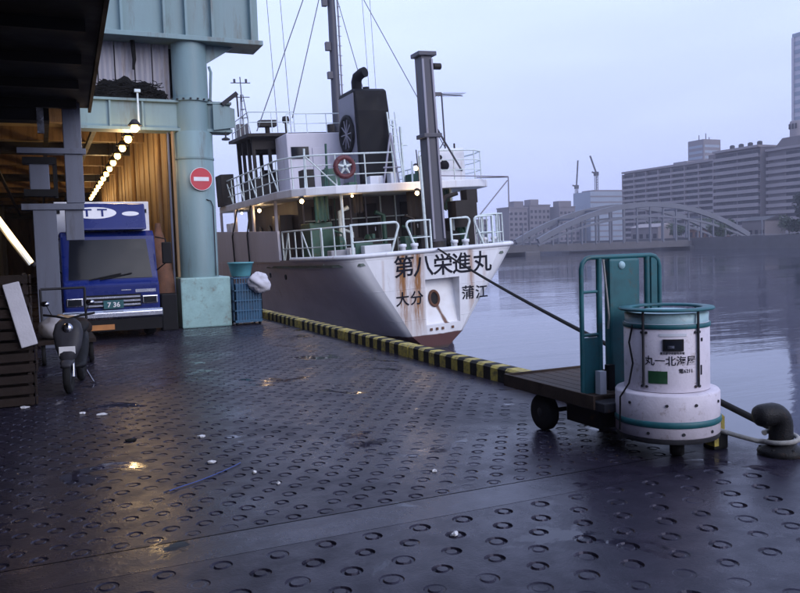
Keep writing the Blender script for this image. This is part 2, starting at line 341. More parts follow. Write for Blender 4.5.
# ================================================================== SETTING
EDGE = 5.0                                   # quay edge
WATER = -1.6
def grooved(name, x0, x1, y0, y1, PX, PY, R0, DP):
    """concrete with stamped anti-slip rings: every ring is a real groove, worn, shallow on one side or filled in places"""
    NS = 16; V = []; F = []; rng = random.Random(3)
    rows = int(round((y1-y0)/PY)); dy = (y1-y0)/rows; nx = int(round((x1-x0)/PX)); dx = (x1-x0)/nx; gw = R0*.16
    def cell(ax, bx, ay, by, ring=True):
        b = len(V); mx_, my_ = (ax+bx)/2, (ay+by)/2
        wear = .85+.8*noise.noise(Vector((mx_*.9, my_*.9, 1)))+.5*noise.noise(Vector((mx_*3, my_*3, 5)))
        if not ring or wear < .05:
            V.extend([(ax, ay, 0), (bx, ay, 0), (bx, by, 0), (ax, by, 0)]); F.append((b, b+1, b+2, b+3)); return
        k_ = R0/.06; cx = mx_+rng.uniform(-.014, .014)*k_; cyy = my_+rng.uniform(-.010, .010)*k_
        r0 = R0*rng.uniform(.90, 1.08); dep = DP*k_*max(.2, min(1., wear+rng.uniform(-.2, .2))); hw, hh = (bx-ax)/2, (by-ay)/2; ph = rng.uniform(0, 6.3); am = rng.uniform(0, .8)
        for i in range(NS):
            t = 2*PI*i/NS+PI/4; c, s_ = math.cos(t), math.sin(t); k = 1/max(abs(c), abs(s_)); V.append((mx_+c*k*hw, my_+s_*k*hh, 0))
        zc = rng.uniform(-.003, .0015)
        for q_, (r_, z) in enumerate(((r0, 0), (r0-gw*.7, -dep), (r0-gw*2.1, -dep), (r0-gw*2.9, zc))):
            for i in range(NS):
                t = 2*PI*i/NS+PI/4; zz = z*(1-am*(.5+.5*math.sin(t+ph))) if q_ in (1, 2) else z; V.append((cx+r_*math.cos(t), cyy+r_*math.sin(t), zz))
        for k in range(4):
            for i in range(NS):
                j = (i+1) % NS; F.append((b+k*NS+i, b+k*NS+j, b+(k+1)*NS+j, b+(k+1)*NS+i))
        F.append(tuple(b+4*NS+i for i in range(NS)))
    for r_ in range(rows):
        ay, by = y0+r_*dy, y0+(r_+1)*dy
        off = dx/2 if r_ % 2 else 0
        if off: cell(x0, x0+off, ay, by, False)
        for i in range(nx-(1 if off else 0)): cell(x0+off+i*dx, x0+off+(i+1)*dx, ay, by, rng.random() > .04)
        if off: cell(x1-off, x1, ay, by, False)
    me = bpy.data.meshes.new(name); me.from_pydata(V, [], F); me.materials.append(MATS['wet_concrete'])
    return struct(obj(name, me))
grooved('quay_pavement', -1.2, 4.4, 4.52, 10.55, .20, .150, .050, .011)
grooved('quay_pavement', -1.2, 4.4, 10.57, 18.04, .20, .150, .050, .011)
grooved('quay_pavement', -1.2, 4.4, 1.0, 4.16, .28, .20, .060, .015)
struct(box(-1.2, 4.4, 10.4, 11., -.3, -.022).build('joint_gap', 'black'))
g = MB()
def sheet(x0, x1, y0, y1, z=0.): g.add([(x0, y0, z), (x1, y0, z), (x1, y1, z), (x0, y1, z)], [(0, 1, 2, 3)])
sheet(4.4, EDGE, -60, 90); sheet(-60, -1.2, -60, 90); sheet(-1.2, 4.4, -60, 1.0); sheet(-1.2, 4.4, 18.04, 90)
struct(g.build('quay_ground', 'wet_concrete'))
g = MB().box(-1.2, 4.4, 4.168, 4.511, -.05, -.001); struct(g.build('slab_joint_strip', 'smooth_concrete'))
struct(box(-1.2, 4.4, 3.8, 5.4, -.3, -.022).build('joint_gap', 'black'))
struct(box(EDGE-.6, EDGE, -60, 90, -6, -.004).build('quay_wall', 'bank_stone'))
w = MB(); w.add([(EDGE, -500, WATER), (1400, -500, WATER), (1400, 1400, WATER), (EDGE, 1400, WATER)], [(0, 1, 2, 3)])
w.add([(-400, 90, WATER), (EDGE, 90, WATER), (EDGE, 1400, WATER), (-400, 1400, WATER)], [(0, 1, 2, 3)])
struct(w.build('river_water', 'river_water'))
BANK = 166.0
b = MB().box(BANK, 1390, -480, 1390, -4, .6); struct(b.build('far_ground', 'bank_ground'))
struct(box(BANK-1.2, BANK, -480, 1390, -4, 1.6).build('embankment', 'bank_stone'))
struct(box(-390, BANK-1.2, 455, 1390, -4, .6).build('far_shore', 'bank_ground'))

# ================================================================== STEEL FRAME OF THE MARKET HALL
FY = 17.9
fr = thing('overhead_gantry', 'pale green steel frame with round column, block base and wide overhead girder', 'gantry', (3.14, FY, 0))
def L(x): return x-3.14
c = MB().lathe([(.425, 1.06), (.425, 4.18), (.40, 4.2), (.40, 4.22)], 40); c.lathe([(.372, 4.22), (.372, 6.1)], 40)
col = c.build('column', 'pale_green', fr)
MB().lathe([(.44, 3.62), (.44, 3.66)], 40).build('weld_ring', 'pale_green', col)
MB().lathe([(.415, 4.86), (.415, 4.93)], 40).build('weld_ring', 'pale_green', col)
box(L(2.66), L(3.72), -.5, .5, 0, 1.08).build('plinth', 'pale_green_base', fr, bevel=.03)
gd = box(L(.3), L(4.62), -.28, .28, 6.2, 7.5).build('girder', 'pale_green', fr)
box(L(.3), L(4.68), -.45, .45, 6.1, 6.2).build('flange', 'pale_green', gd, bevel=.01)
for x in (.9, 1.75, 2.6, 3.05, 3.6, 4.45):
    ubox('stiffener', 'pale_green', gd, L(x)-.025, L(x)+.025, -.43, -.28, 6.2, 7.5)
MB().prism([(L(3.5), 6.1), (L(4.1), 6.1), (L(3.5), 5.72)], 'y', -.05, .05).build('gusset', 'pale_green', fr)
lb = box(L(.62), L(3.95), -.16, .16, 4.28, 4.82).build('lower_beam', 'pale_green', fr)
box(L(.62), L(3.97), -.24, .24, 4.82, 4.87).build('flange', 'pale_green', lb); box(L(.62), L(3.97), -.24, .24, 4.22, 4.28).build('flange', 'pale_green', lb)
for x in (.8, 1.45, 2.1): ubox('stiffener', 'pale_green', lb, L(x)-.02, L(x)+.02, -.22, -.16, 4.28, 4.82)
br = MB().prism([(L(3.55), 4.25), (L(4.02), 4.32), (L(4.02), 4.72), (L(3.72), 4.8), (L(3.55), 4.8)], 'y', -.3, -.25).build('end_bracket', 'pale_green', fr)
a = MB(); a.bar((L(3.75), -.3, 4.8), (L(4.08), -.3, 5.06), .12, .09); a.bar((L(4.08), -.3, 5.06), (L(4.1), -.3, 4.55), .03); a.build('cable_arm', 'dark_steel', br)
a = MB(); a.bar((L(3.8), -.3, 4.22), (L(3.8), -.3, 4.1), .03); a.lathe([(.02, 4.1), (.09, 4.07), (.09, 4.04)], 12, (L(3.8), -.3, 0)); a.build('bracket_knob', 'dark_steel', br)
for k in range(10):
    a = PI+k*PI/9.; MB().lathe([(.022, 0), (.022, .03), (0, .034)], 6, (.46*math.cos(a)*.95, .46*math.sin(a)*.95, 4.87)).build('bolt', 'dark_steel', fr)
MB().tube([(L(2.68), -.22, 1.1), (L(2.68), -.22, 4.2)], .035, 8).build('conduit', 'plank_wood', fr)
MB().tube([(L(2.60), -.12, 0.0), (L(2.60), -.12, 4.2)], .025, 8).build('conduit', 'grey_steel', fr)
MB().tube([(L(3.45), -.34, 1.1), (L(3.45), -.34, 2.6), (L(3.40), -.37, 2.72), (L(3.3), -.4, 2.75)], .012, 6).build('conduit', 'dark_steel', fr)
MB().tube([(L(3.52), -.2, 4.9), (L(3.56), -.2, 5.5), (L(3.52), -.2, 5.62)], .03).build('drain_pipe', 'pale_green', fr)
# sheet panels hanging between the girder and the lower beam
xs = [.95, 1.28, 1.62, 2.02, 2.38, 2.74]
for i in range(5):
    p = MB(); n = 6
    for k in range(n):
        xa = xs[i]+.012+(xs[i+1]-xs[i]-.024)*k/n; xb = xs[i]+.012+(xs[i+1]-xs[i]-.024)*(k+1)/n
        d0, d1 = (.05 if k % 2 else .015), (.015 if k % 2 else .05)
        p.add([(L(xa), .1+d0, 4.84), (L(xb), .1+d1, 4.84), (L(xb), .1+d1, 6.12), (L(xa), .1+d0, 6.12), (L(xa), .2, 4.84), (L(xb), .2, 4.84), (L(xb), .2, 6.12), (L(xa), .2, 6.12)],
              [(0, 1, 2, 3), (5, 4, 7, 6), (3, 2, 6, 7), (1, 0, 4, 5), (0, 3, 7, 4), (2, 1, 5, 6)])
    p.build('sheet_panel', 'curtain_panel', fr)
MB().tube([(L(1.98), -.05, 6.1), (L(2.0), -.06, 5.7), (L(1.97), -.04, 5.5)], [.05, .04, .02]).build('hanging_strap', 'net_dark', fr)
# dark netting heaped on the beam
nb = MB()
for (x, z, r) in [(1.42, 5.05, .22), (1.6, 5.0, .2), (1.78, 5.12, .2), (1.98, 5.02, .22), (2.15, 5.08, .18), (2.32, 4.98, .16), (2.5, 4.97, .13), (1.25, 4.96, .12)]:
    vs, fs = [], []; N, Mm = 14, 9
    for j in range(Mm+1):
        for i in range(N):
            th, ph = PI*j/Mm, 2*PI*i/N; d = Vector((math.sin(th)*math.cos(ph), math.sin(th)*math.sin(ph), math.cos(th)))
            k = r*(1+.55*noise.noise(d*2.3+Vector((x*7, 0, z))))
            vs.append((x+d.x*k, FY-.02+d.y*min(k, .16), max(z+d.z*k*.95, 4.872)))
    fs = [(j*N+i, j*N+(i+1) % N, (j+1)*N+(i+1) % N, (j+1)*N+i) for j in range(Mm) for i in range(N)]
    nb.add(vs, fs, True)
rg = random.Random(4)
for k in range(70):
    x = rg.uniform(1.25, 2.45); z = rg.uniform(4.9, 5.25); ps = []
    for q_ in range(6): ps.append((x+.05*q_*rg.choice((-1, 1))+rg.uniform(-.03, .03), FY-.19-rg.uniform(0, .03), max(4.88, z-.05*q_*rg.random()+rg.uniform(-.03, .03))))
    nb.tube(ps, .009, 5)
tag(nb.build('netting_heap', 'net_dark'), 'heap of dark netting lying on the pale green lower beam', 'netting')
# small floodlight post on the beam
fl = thing('beam_spike', 'short white bracket post standing on the lower green beam', 'bracket', (2.0, FY-.3, 4.2))
MB().bar((0, 0, 0), (0, 0, .78), .035).build('post', 'rail_white', fl); box(-.06, .06, -.05, .05, .78, .84).build('head', 'rail_white', fl)

# no-entry sign on the column
sg = thing('no_entry_sign', 'round red no entry sign with white bar on the green column', 'sign', (3.2, FY-.44, 3.18))
ry = Matrix.Rotation(PI/2, 3, 'X'); yaw = R(8)
sg.rotation_euler = (0, 0, yaw)
MB().lathe([(.24, 0), (.245, .006), (.245, .016), (.235, .02)], 40, M=ry).build('disc', 'sign_red', sg)
box(-.165, .165, -.026, -.021, -.042, .042).build('white_bar', 'sign_white', sg)
MB().tube([(.24*math.cos(2*PI*i/40), -.018, .24*math.sin(2*PI*i/40)) for i in range(40)], .006, 6, True).build('white_rim', 'sign_white', sg)
box(-.03, .03, .001, .03, -.12, .12).build('bracket', 'dark_steel', sg)

# ================================================================== MARKET HALL INTERIOR
hall = thing('market_hall', 'warmly lit market hall with boarded wall and low beamed ceiling', 'building', (0, 18.4, 0))
def hy(y): return y-18.4
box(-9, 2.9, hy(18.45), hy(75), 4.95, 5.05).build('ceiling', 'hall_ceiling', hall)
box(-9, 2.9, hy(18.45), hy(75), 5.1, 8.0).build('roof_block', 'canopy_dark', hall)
box(-9.2, -9, hy(8), hy(75), 0, 5.05).build('side_wall', 'hall_wall', hall)
box(-9, 2.9, hy(75), hy(75.2), 0, 5.05).build('end_wall', 'hall_wall', hall)
k = 0; y = 18.5
while y < 44:
    wd = .55; mt = ('plank_wood', 'hall_wall')[(k*7) % 3 == 1]
    ubox('wall_board', mt, hall, 2.66+(.02 if k % 2 else 0), 2.74+(.02 if k % 2 else 0), hy(y), hy(y+wd-.02), 0, 4.95); y += wd; k += 1
box(2.78, 2.9, hy(18.45), hy(75), 0, 4.95).build('outer_wall', 'hall_wall', hall)
for i in range(14): ubox('ceiling_beam', 'dark_steel' if i % 3 == 2 else 'plank_wood', hall, -9, 2.66, hy(19.6+3*i), hy(19.85+3*i), 4.62, 4.95)
for i, x in enumerate((-1.2, .2, 1.2)): ubox('pipe_run', 'dark_steel', hall, x, x+.1, hy(18.6), hy(60), 4.45, 4.55)
for yy in (19.0, 24.5, 30.):
    MB().tube([(2.55, hy(yy), .0), (2.55, hy(yy), 4.9)], .055, 10).build('wall_pipe', 'plank_wood', hall)
for i in range(6): ubox('hall_post', 'grey_steel', hall, -2.1, -1.8, hy(21+6*i), hy(21.3+6*i), 0, 4.62)

# pendant lamps
lampspots = [(1.87+.021*k*1.0, 17.2+1.62*k*(1+.0*k)) for k in range(14)]
for i, (x, y) in enumerate(lampspots):
    lp = thing('pendant_lamp', 'bare glowing bulb under a small tin shade in the hall lamp row', 'lamp', (x, y, 4.2), group='row of hall ceiling lamps')
    if i == 0: lp['label'] = 'first glowing bulb of the lamp row, hung beside the green lower beam'
    MB().lathe([(.02, .16), (.05, .15), (.14, .03), (.135, .03), (.045, .14), (.02, .15)], 20).build('shade', 'dark_steel', lp)
    MB().lathe([(0, -.11), (.055, -.09), (.085, -.035), (.07, .03), (.03, .08), (0, .09)], 16).build('bulb', 'bulb_glow', lp)
    MB().tube([(0, 0, .15), (0, 0, .75 if y > 18.45 else .03)], .012, 6).build('cord', 'black', lp)
    point_light(lp, (0, 0, -.22), 20, WARM, .1)

# inclined batten lamp by the crates
bl = thing('tube_lamp', 'long sloping fluorescent tube lamp above the wooden crates', 'lamp', (-.23, 11.2, 1.75))
d0, d1 = Vector((-.30, -.1, .47)), Vector((.11, .1, -.20))
MB().tube([d0, d1], .026, 10).build('tube', 'tube_glow', bl); MB().bar(d0+Vector((-.03, 0, -.03)), d1+Vector((-.03, 0, -.03)), .05, .03).build('batten', 'rail_white', bl)
MB().tube([d1, d1+Vector((.03, .02, -.04))], .032, 10).build('end_cap', 'dark_steel', bl)
MB().tube([d0+Vector((0, 0, 0)), (-.30, .1, 2.5)], .008, 6).build('hanging_wire', 'wire', bl)
point_light(bl, (-.1, -.12, .1), 5, (1, .62, .3), .15)

# ================================================================== CANOPY OVER THE LEFT SIDE
cp = thing('canopy', 'black overhanging market canopy with deep fascia above the quay', 'canopy', (.86, 15.9, 4.3))
CX0 = -9.0
def cx(x): return x-.86
def cyy(y): return y-15.9
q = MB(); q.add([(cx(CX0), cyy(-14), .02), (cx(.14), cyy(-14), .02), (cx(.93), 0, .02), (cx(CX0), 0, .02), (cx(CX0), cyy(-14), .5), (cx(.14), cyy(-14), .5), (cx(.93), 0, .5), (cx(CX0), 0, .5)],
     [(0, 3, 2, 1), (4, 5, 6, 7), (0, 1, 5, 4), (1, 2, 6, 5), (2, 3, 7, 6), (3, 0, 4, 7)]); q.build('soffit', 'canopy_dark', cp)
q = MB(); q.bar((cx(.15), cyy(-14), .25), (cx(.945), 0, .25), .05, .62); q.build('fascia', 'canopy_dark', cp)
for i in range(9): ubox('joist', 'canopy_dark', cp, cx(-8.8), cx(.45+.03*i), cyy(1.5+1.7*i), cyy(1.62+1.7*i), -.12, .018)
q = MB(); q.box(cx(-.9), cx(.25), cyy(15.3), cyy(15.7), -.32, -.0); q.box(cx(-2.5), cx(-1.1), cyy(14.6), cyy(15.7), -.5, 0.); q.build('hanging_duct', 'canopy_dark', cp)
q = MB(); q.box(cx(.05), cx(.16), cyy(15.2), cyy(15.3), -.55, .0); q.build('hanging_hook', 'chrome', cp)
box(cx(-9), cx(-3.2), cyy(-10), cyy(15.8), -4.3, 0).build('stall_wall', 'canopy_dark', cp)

# grey offset post with arms and cabinets
po = thing('steel_post', 'grey steel post with cross arms and two switch cabinets beside the truck', 'post', (.25, 15.5, 0))
def px(x): return x-.25
box(px(.46), px(.76), -.1, .1, 2.56, 4.32).build('upper_post', 'grey_steel', po, bevel=.01)
box(px(-.30), px(.82), -.14, .14, 3.42, 3.52).build('cross_arm', 'grey_steel', po, bevel=.01)
box(px(-.28), px(.74), -.14, .14, 2.44, 2.55).build('cross_arm', 'grey_steel', po, bevel=.01)
box(px(-.1), px(.28), -.11, .11, 0, 2.44).build('lower_post', 'grey_steel', po, bevel=.01)
cb = box(px(-.12), px(.2), -.1, .1, 2.78, 3.28).build('cabinet', 'grey_steel', po, bevel=.015)
ubox('cabinet_band', 'black', cb, px(-.22), px(.3), -.13, .12, 3.24, 3.36); ubox('cabinet_band', 'black', cb, px(-.22), px(.3), -.13, .12, 2.68, 2.80)
ubox('cabinet_hinge', 'black', cb, px(.26), px(.33), -.06, .06, 2.66, 3.36)
box(px(.42), px(.72), -.08, .08, 1.9, 2.44).build('side_panel', 'grey_steel', po, bevel=.01)

# ================================================================== DELIVERY TRUCK
tk = thing('delivery_truck', 'blue cab delivery truck with white cargo box parked in the hall', 'truck', (1.2, 16.2, 0))
HW = .87
prof = [(.02, .42), (.0, .62), (.0, 1.06), (.10, 1.12), (.42, 1.98), (.56, 2.09), (1.62, 2.09), (1.68, 1.95), (1.68, .42)]   # (y,z)
cab = MB().prism(prof, 'x', -HW, HW).build('cab', 'truck_blue', tk, bevel=.05, seg=3)
def wsp(x, t): return (x, .10+.32*t-.012, 1.12+.86*t)
q = MB(); q.add([wsp(-.76, .05), wsp(.76, .05), wsp(.70, .93), wsp(-.70, .93)], [(0, 1, 2, 3)]); q.add([(v[0], v[1]+.02, v[2]) for v in q.v], [(3, 2, 1, 0)])
ws = q.build('windshield', 'glass_dark', cab)
for s in (-1, 1):
    q = MB(); q.bar(wsp(s*.1-.3, .04), wsp(s*.1+.28, .16), .02); q.v = [(v[0], v[1]-.02, v[2]) for v in q.v]; q.build('wiper', 'black', ws)
    q = MB(); q.add([(s*(HW+.004), .34, 1.2), (s*(HW+.004), 1.2, 1.2), (s*(HW+.004), 1.2, 1.92), (s*(HW+.004), .55, 1.92)], [(0, 1, 2, 3)]); q.build('side_window', 'glass_dark', cab)
    q = MB(); q.tube([(s*HW, .25, 1.95), (s*(HW+.16), .05, 1.9), (s*(HW+.17), .03, 1.45), (s*HW, .2, 1.3)], .014); q.build('mirror_arm', 'black', cab)
    box(s*(HW+.17)-.09, s*(HW+.17)+.09, -.02, .05, 1.42, 1.84).build('mirror', 'black', cab, bevel=.02)
    hl = box(s*.68-.15, s*.68+.15, -.03, .05, .66, .82).build('headlight', 'chrome', cab, bevel=.02)
    ubox('headlight_lens', 'glass_dark', hl, s*.68-.12, s*.68+.12, -.036, -.03, .68, .80)
    wm = MB().lathe([(.20, -.10), (.34, -.10), (.37, -.06), (.37, .06), (.34, .10), (.20, .10)], 28, M=Matrix.Rotation(PI/2, 3, 'Y'))
    for yy in (.62, 3.9):
        wh = wm.build('wheel', 'rubber', tk, (s*.72, yy, .37)); MB().lathe([(.0, s*.11), (.06, s*.11), (.2, s*.075), (.2, 0)], 20, M=Matrix.Rotation(PI/2, 3, 'Y')).build('rim', 'truck_white', wh)
gr = box(-.52, .52, -.012, .04, .62, .86).build('grille', 'black', cab)
for z in (.66, .735, .81): ubox('grille_bar', 'chrome', gr, -.50, .50, -.03, -.012, z-.017, z+.017)
bm_ = MB().prism([(-.10, .40), (-.12, .44), (-.12, .53), (-.08, .57), (.05, .57), (.05, .40)], 'x', -.9, .9).build('bumper', 'chrome', tk, bevel=.02)
box(-.88, .88, -.08, .3, .17, .398).build('lower_apron', 'black', tk)
box(-.60, .0, -.115, -.082, .20, .30).build('lit_floor_strip', 'lit_floor_orange', tk)  # lamplit floor below the bumper, its glow put into this strip's colour
pl = box(-.18, .18, -.14, -.12, .60, .76).build('number_plate', 'teal', tk)
obj('lettering', text_mesh('7 36', .13, 'sign_white', .02), pl, (0, -.143, .67), (PI/2, 0, 0))
ubox('badge', 'chrome', cab, .42, .80, -.012, 0.004, .885, .945); ubox('badge', 'chrome', cab, .16, .34, -.012, .004, .93, .95)
df = MB().prism([(.28, 2.1), (.50, 2.62), (1.1, 2.66), (1.1, 2.1)], 'x', -.72, .72).build('wind_deflector', 'truck_blue', tk, bevel=.04, seg=3)
def dfp(x, z, o=.012): return (x, .28+.22*(z-2.1)/.52-o, z)
q = MB(); N = 28; cxx = -.22
vs = [dfp(cxx+.40*math.cos(2*PI*i/N), 2.44+.115*math.sin(2*PI*i/N), .006) for i in range(N)]; q.add(vs, [tuple(range(N))]); q.build('emblem', 'sign_white', df)
q = MB()
for xa, xb, za, zb in ((-.45, -.27, 2.49, 2.52), (-.38, -.34, 2.37, 2.49), (-.17, .01, 2.49, 2.52), (-.10, -.06, 2.37, 2.49)): q.add([dfp(xa, za), dfp(xb, za), dfp(xb, zb), dfp(xa, zb)], [(0, 1, 2, 3)])
q.build('emblem_letter', 'truck_blue', df)
q = MB(); vs = [dfp(.44+.16*math.cos(2*PI*i/N), 2.42+.045*math.sin(2*PI*i/N), .006) for i in range(N)]; q.add(vs, [tuple(range(N))]); q.build('emblem', 'sign_white', df)
for x in (-.45, 0., .45): box(x-.05, x+.05, .44, .52, 2.1, 2.15).build('marker_lamp', 'chrome', cab)
cbx = box(-.92, .95, 1.75, 5.6, .75, 2.74).build('cargo_box', 'truck_white', tk, bevel=.015)
ubox('clearance_lamp', 'black', cbx, .83, .90, 1.735, 1.75, 2.5, 2.58); ubox('clearance_lamp', 'black', cbx, -.88, -.81, 1.735, 1.75, 2.5, 2.58)
box(-.4, .4, .3, 5.5, .45, .72).build('chassis', 'black', tk)
# light patch seen inside: cab seat
# tall brown leaning tarpaulin roll beside the truck
tr_ = MB(); pts = []; rs = []
for i in range(13):
    t = i/12; pts.append((2.36+.03*math.sin(t*5), 17.75+.25*t, .02+2.25*t)); rs.append(.06+.17*math.sin(PI*min(1, .12+t*.95))**.6)
tr_.tube(pts, rs, 14); tag(tr_.build('tarpaulin_roll', 'rust_iron'), 'tall brown rolled tarpaulin standing upright between the truck and green column', 'tarpaulin')
cn_ = MB().box(2.22, 2.55, 17.2, 17.55, 0, .78); tag(cn_.build('waste_bin', 'black', bevel=.03), 'black square bin standing beside the green block base', 'bin')

# ================================================================== CLUTTER ON THE LEFT
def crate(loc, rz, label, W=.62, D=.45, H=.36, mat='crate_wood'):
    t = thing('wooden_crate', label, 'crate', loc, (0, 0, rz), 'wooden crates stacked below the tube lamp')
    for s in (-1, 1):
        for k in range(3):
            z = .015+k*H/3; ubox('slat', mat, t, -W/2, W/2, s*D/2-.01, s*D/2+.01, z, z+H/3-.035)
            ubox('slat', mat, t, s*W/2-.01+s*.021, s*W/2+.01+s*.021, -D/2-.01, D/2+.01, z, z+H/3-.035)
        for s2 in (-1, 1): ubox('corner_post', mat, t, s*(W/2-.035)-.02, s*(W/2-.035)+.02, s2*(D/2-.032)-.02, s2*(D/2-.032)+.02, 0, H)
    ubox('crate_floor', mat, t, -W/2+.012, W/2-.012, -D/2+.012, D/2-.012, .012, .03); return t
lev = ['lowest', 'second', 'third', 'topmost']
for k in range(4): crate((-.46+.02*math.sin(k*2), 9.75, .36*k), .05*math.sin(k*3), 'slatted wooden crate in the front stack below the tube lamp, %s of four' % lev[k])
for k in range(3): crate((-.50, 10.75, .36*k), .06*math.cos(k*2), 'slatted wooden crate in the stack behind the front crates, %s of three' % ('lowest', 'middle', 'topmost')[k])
fb = MB().box(-.085, .085, -.025, .025, 0, .70); tag(fb.build('foam_board', 'foam_white', None, (-.17, 9.46, .66), (R(-4), R(-12), R(10)), bevel=.012), 'narrow white foam board leaning against the front stack of crates', 'foam board')
# scooter, facing the camera
sc_ = thing('motor_scooter', 'dark motor scooter with pale front cover standing beside the crates', 'scooter', (.30, 10.6, 0), (0, 0, R(-10))); sc_.scale = (.9, .9, .9)
wm = MB().tube([(0, .17*math.cos(t*2*PI/24), .17*math.sin(t*2*PI/24)) for t in range(24)], .048, 10, True)
for yy in (-.55, .58):
    wh = wm.build('wheel', 'rubber', sc_, (0, yy, .218)); MB().lathe([(0, .03), (.13, .02), (.14, -.02), (0, -.03)], 20, M=Matrix.Rotation(PI/2, 3, 'Y')).build('rim', 'chrome', wh)
def loft(secs, n=14):
    """closed loft of superellipse sections (cx, cy, cz, half-width x, half-height, tilt direction along y)"""
    m = MB(); vs = []
    for (x, y, z, a, b_, ax) in secs:
        for i in range(n):
            t = 2*PI*i/n; c, s = math.cos(t), math.sin(t); e = .75
            u = a*math.copysign(abs(c)**e, c); v = b_*math.copysign(abs(s)**e, s)
            vs.append((x+u, y+(v if ax == 'z' else 0), z+(v if ax == 'y' else 0)))
    k = len(secs); fs = [(i*n+t, i*n+(t+1) % n, (i+1)*n+(t+1) % n, (i+1)*n+t) for i in range(k-1) for t in range(n)]
    m.add(vs, fs+[tuple(range(n))[::-1], tuple(range((k-1)*n, k*n))], True); return m
loft([(0, -.52, .42, .05, .03, 'z'), (0, -.5, .46, .10, .13, 'z'), (0, -.45, .6, .16, .09, 'z'), (0, -.40, .78, .19, .07, 'z'), (0, -.36, .90, .16, .06, 'z'), (0, -.33, .97, .09, .04, 'z')]).build('front_cover', 'scooter_grey', sc_)
loft([(0, -.72, .38, .05, .02, 'y'), (0, -.66, .41, .08, .04, 'y'), (0, -.52, .435, .085, .04, 'y'), (0, -.38, .40, .06, .03, 'y')]).build('front_fender', 'scooter_grey', sc_)
loft([(0, -.36, .33, .13, .03, 'y'), (0, .0, .30, .15, .05, 'y'), (0, .15, .36, .15, .10, 'y'), (0, .3, .52, .16, .18, 'y'), (0, .75, .62, .11, .1, 'y'), (0, .85, .64, .06, .05, 'y')]).build('body', 'black', sc_)
loft([(0, .05, .75, .10, .04, 'y'), (0, .2, .77, .15, .06, 'y'), (0, .6, .80, .14, .06, 'y'), (0, .8, .80, .08, .04, 'y')]).build('seat', 'rubber', sc_)
MB().tube([(-.32, -.22, 1.02), (-.15, -.3, 1.0), (0, -.33, .96), (.15, -.3, 1.0), (.32, -.22, 1.02)], .016).build('handlebar', 'black', sc_)
for s in (-1, 1):
    MB().tube([(s*.05, -.42, .62), (s*.06, -.55, .22)], .02).build('fork', 'chrome', sc_)
    MB().tube([(s*.2, -.29, 1.0), (s*.27, -.29, 1.16)], .006).build('mirror_stem', 'black', sc_)
    loft([(s*.28, -.30, 1.17, .055, .035, 'y'), (s*.28, -.27, 1.17, .05, .03, 'y')]).build('mirror', 'chrome', sc_)
MB().lathe([(0, .03), (.05, .025), (.075, 0), (.075, -.03)], 18, (0, -.44, .84), M=Matrix.Rotation(PI/2, 3, 'X')).build('headlight', 'chrome', sc_)
box(-.1, .1, -.565, -.555, .50, .62).build('number_plate', 'sign_white', sc_, bevel=.004)
MB().tube([(.12, .2, .2), (.2, .25, .02)], .012).build('side_stand', 'chrome', sc_)

# handcart of pale bundles behind the scooter
hc = thing('handcart', 'low handcart loaded with pale sacks between the crates and truck', 'handcart', (.28, 13.4, 0))
box(-.4, .4, -.6, .6, .32, .38).build('platform', 'crate_wood', hc)
for s in (-1, 1):
    for yy in (-.45, .45): MB().lathe([(.05, -.03), (.155, -.03), (.16, 0), (.155, .03), (.05, .03)], 18, (s*.33, yy, .16), M=Matrix.Rotation(PI/2, 3, 'Y')).build('wheel', 'rubber', hc)
    MB().tube([(s*.33, .58, .35), (s*.33, .62, 1.1)], .02).build('handle_post', 'dark_steel', hc)
MB().tube([(-.33, .62, 1.1), (.33, .62, 1.1)], .02).build('handle_bar', 'dark_steel', hc)
for i, (x, y, z, r) in enumerate([(-.15, -.3, .375, .24), (.18, -.1, .375, .2), (-.05, .25, .375, .23)]):
    m = MB(); vs = []; N, Mm = 16, 8
    for j in range(Mm+1):
        for ii in range(N):
            th, ph = PI*j/Mm, 2*PI*ii/N; d = Vector((math.sin(th)*math.cos(ph), math.sin(th)*math.sin(ph), math.cos(th))); kk = r*(1+.3*noise.noise(d*2+Vector((i*5, 0, 0))))
            vs.append((x+d.x*kk, y+d.y*kk, z+max(0, r*.7+d.z*kk*.75)))
    m.add(vs, [(j*N+ii, j*N+(ii+1) % N, (j+1)*N+(ii+1) % N, (j+1)*N+ii) for j in range(Mm) for ii in range(N)], True)
    tag(m.build('sack', ('curtain_panel', 'crate_wood', 'plank_wood')[i], None, (.28, 13.4, 0)), ('pale grey sack on the front of the handcart', 'dark brown sack on the middle of the handcart', 'tan sack at the handle end of the handcart')[i], 'sack', 'sacks on the handcart')

# blue mesh cage, teal tub and bag beside the column
cg = thing('mesh_cage', 'blue wire mesh cage standing beside the green block base', 'cage', (4.07, 17.6, 0))
def cage_side(n, ax, d):
    m = MB()
    for i in range(n+1):
        u = -.30+.6*i/n
        m.bar((u, d, .08) if ax == 'x' else (d, u, .08), (u, d, 1.05) if ax == 'x' else (d, u, 1.05), .014)
    for z in (.1, .32, .54, .76, 1.03): m.bar((-.3, d, z) if ax == 'x' else (d, -.3, z), (.3, d, z) if ax == 'x' else (d, .3, z), .02)
    return m
for ax, d in (('x', -.3), ('x', .3), ('y', -.3), ('y', .3)): cage_side(10, ax, d).build('mesh_panel', 'cage_blue', cg)
box(-.3, .3, -.3, .3, .06, .1).build('cage_floor', 'cage_blue', cg)
box(-.25, .25, -.25, .25, .1, .9).build('liner', 'cage_blue', cg)
for sx in (-1, 1):
    for sy in (-1, 1): MB().lathe([(0, -.02), (.05, -.02), (.05, .02), (0, .02)], 14, (sx*.25, sy*.25, .05), M=Matrix.Rotation(PI/2, 3, 'Y')).build('caster', 'rubber', cg)
tb = MB().lathe([(.20, 0), (.21, .02), (.27, .28), (.29, .28), (.29, .31), (.26, .31), (.20, .04), (0, .03)], 28)
